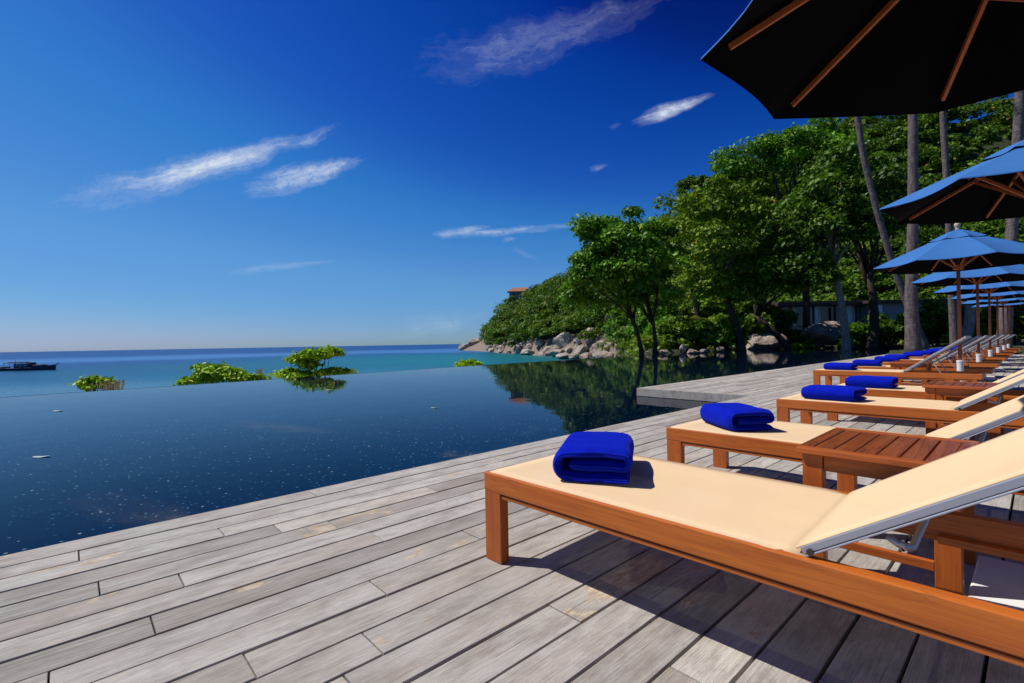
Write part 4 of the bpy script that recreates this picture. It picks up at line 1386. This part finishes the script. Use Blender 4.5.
# hilltop house on the headland
hp = W(519, 291, 246)
hh = empty('hilltop_house', (hp.x, hp.y, hp.z - 3), 'small hilltop house with a terracotta roof above the headland wood', 'house', rz=frame_rot(0))
b = MB(); b.box((-5, -3, -3), (5, 3, 2.6)); b.build('wall', M['plaster2'], hh, .03)
b = MB(); b.add([(-6, -4, 2.5), (6, -4, 2.5), (6, 4, 2.5), (-6, 4, 2.5), (-3, 0, 4.8), (4, 0, 4.8)], [(0, 1, 5, 4), (1, 2, 5), (2, 3, 4, 5), (3, 0, 4), (3, 2, 1, 0)]); b.build('roof', M['tile'], hh)
for x0 in (-3.5, -.8, 1.9):
    b = MB(); b.box((x0, -3.06, .3), (x0 + 1.5, -3.003, 2.0)); b.build('window', M['glass'], hh)

# ------------------------------------------------------------------ boat
bd = 104
bp = gp(24, bd, SEA)
boat = empty('ferry_boat', bp, 'dark wooden passenger boat with a flat awning out on the sea at the left edge', 'boat', rz=math.atan2(rt0.y, rt0.x) + .04)
sts = []
Lb = 16.0
for i in range(17):
    t = i / 16; x = -Lb * .52 + Lb * t
    wdt = 1.5 * math.sin(PI * min(1, max(.03, (1 - t) * .8 + .12))) ** .7 if t > .5 else 1.5 * (0.75 + .5 * t)
    if t > .93: wdt *= max(.1, (1 - t) / .07 * .8)
    sheer = .75 + .35 * (1 - t) ** 2 * .2 + 1.15 * max(0, t - .55) ** 2 / .2
    sts.append((x + (1.2 * max(0, t - .9) / .1 * .4), wdt, sheer))
vs = []
for (x, w, h) in sts:
    vs += [(x, -w, h), (x, -w * .8, .15), (x, 0, -.5), (x, w * .8, .15), (x, w, h)]
fs = []
for i in range(16):
    for j in range(4): fs.append((i*5+j, i*5+j+1, (i+1)*5+j+1, (i+1)*5+j))
    fs.append((i*5+4, i*5, (i+1)*5, (i+1)*5+4))
fs += [(4, 3, 2, 1, 0), (80, 81, 82, 83, 84)]
b = MB(); b.add(vs, fs); b.build('hull', M['boatdark'], boat)
b = MB(); b.bar((7.7, 0, 1.5), (8.9, 0, 2.3), .35, .3); b.build('prow', M['boatwhite'], boat, .02)
b = MB(); b.box((-1.8, -1.1, .9), (2.2, 1.1, 2.3)); b.box((1.5, -.9, 2.3), (2.3, .9, 2.6)); cb = b.build('cabin', M['boatdark'], boat, .05)
for x in (-1.4, -.3, .8):
    w = MB(); w.box((x, -1.14, 1.5), (x + .8, -1.103, 2.1)); w.build('window', M['boatwhite'], cb)
b = MB(); b.box((-4.1, -1.5, 2.55), (1.6, 1.5, 2.75)); b.box((-3.2, -1.2, 2.75), (.2, 1.2, 2.95)); b.build('awning', M['boatdark'], boat, .05)
for x in (-3.9, -2.4, -.9, .6):
    for y in (-1.4, 1.4):
        b = MB(); b.tube([(x, y, .9), (x, y, 2.56)], .05, 6); b.build('post', M['boatdark'], boat)
b = MB(); b.box((2.8, -1.0, .9), (5.4, 1.0, 1.75)); b.box((3.0, -.8, 1.75), (5.0, .8, 1.95)); b.build('deckhouse', M['boatdark'], boat, .05)
b = MB(); b.tube([(-2.3, 0, 2.9), (-2.3, 0, 3.6)], .06, 6); b.build('mast', M['boatwhite'], boat)
b = MB(); b.box((-6.4, -1.1, .9), (-4.6, 1.1, 1.35)); b.build('engine_cover', M['boatdark'], boat, .04)

boat.scale = (.80, .80, .62)
# ------------------------------------------------------------------ leaves drifting on the pool
M['dryleaf'] = simple('floating_leaf', (.30, .40, .40), .5, 0, .2)
for i, (px, py, s, lab) in enumerate(((41, 457, .065, 'pale leaf floating on the pool near the left edge'), (58, 411, .08, 'pale leaf floating far out on the pool, left'), (434, 408, .05, 'small pale leaf floating on the middle of the pool'),
                                      (329, 390, .10, 'pale leaf floating on the pool below the two-tiered bush'), (488, 378, .09, 'small leaf floating on the pool by the edge of the dark reflection'))):
    p = G(px, py, WATER); b = MB()
    a = random.uniform(-.4, .4) + YAW
    pts = [(s * 1.3 * math.cos(t) * (1 + .1 * math.cos(3 * t)), s * .6 * math.sin(t), .006 + .004 * math.cos(2 * t)) for t in [2 * PI * k / 12 for k in range(12)]]
    b.add(pts + [(x, y, z - .003) for x, y, z in pts], [tuple(range(12)), tuple(range(23, 11, -1))] + [(k, 12 + k, 12 + (k + 1) % 12, (k + 1) % 12) for k in range(12)])
    o = b.build('fallen_leaf', M['dryleaf']); o.location = (p.x, p.y, WATER + .002); o.rotation_euler = (0, 0, a)
    tag(o, lab, 'leaf', 'leaves floating on the pool')
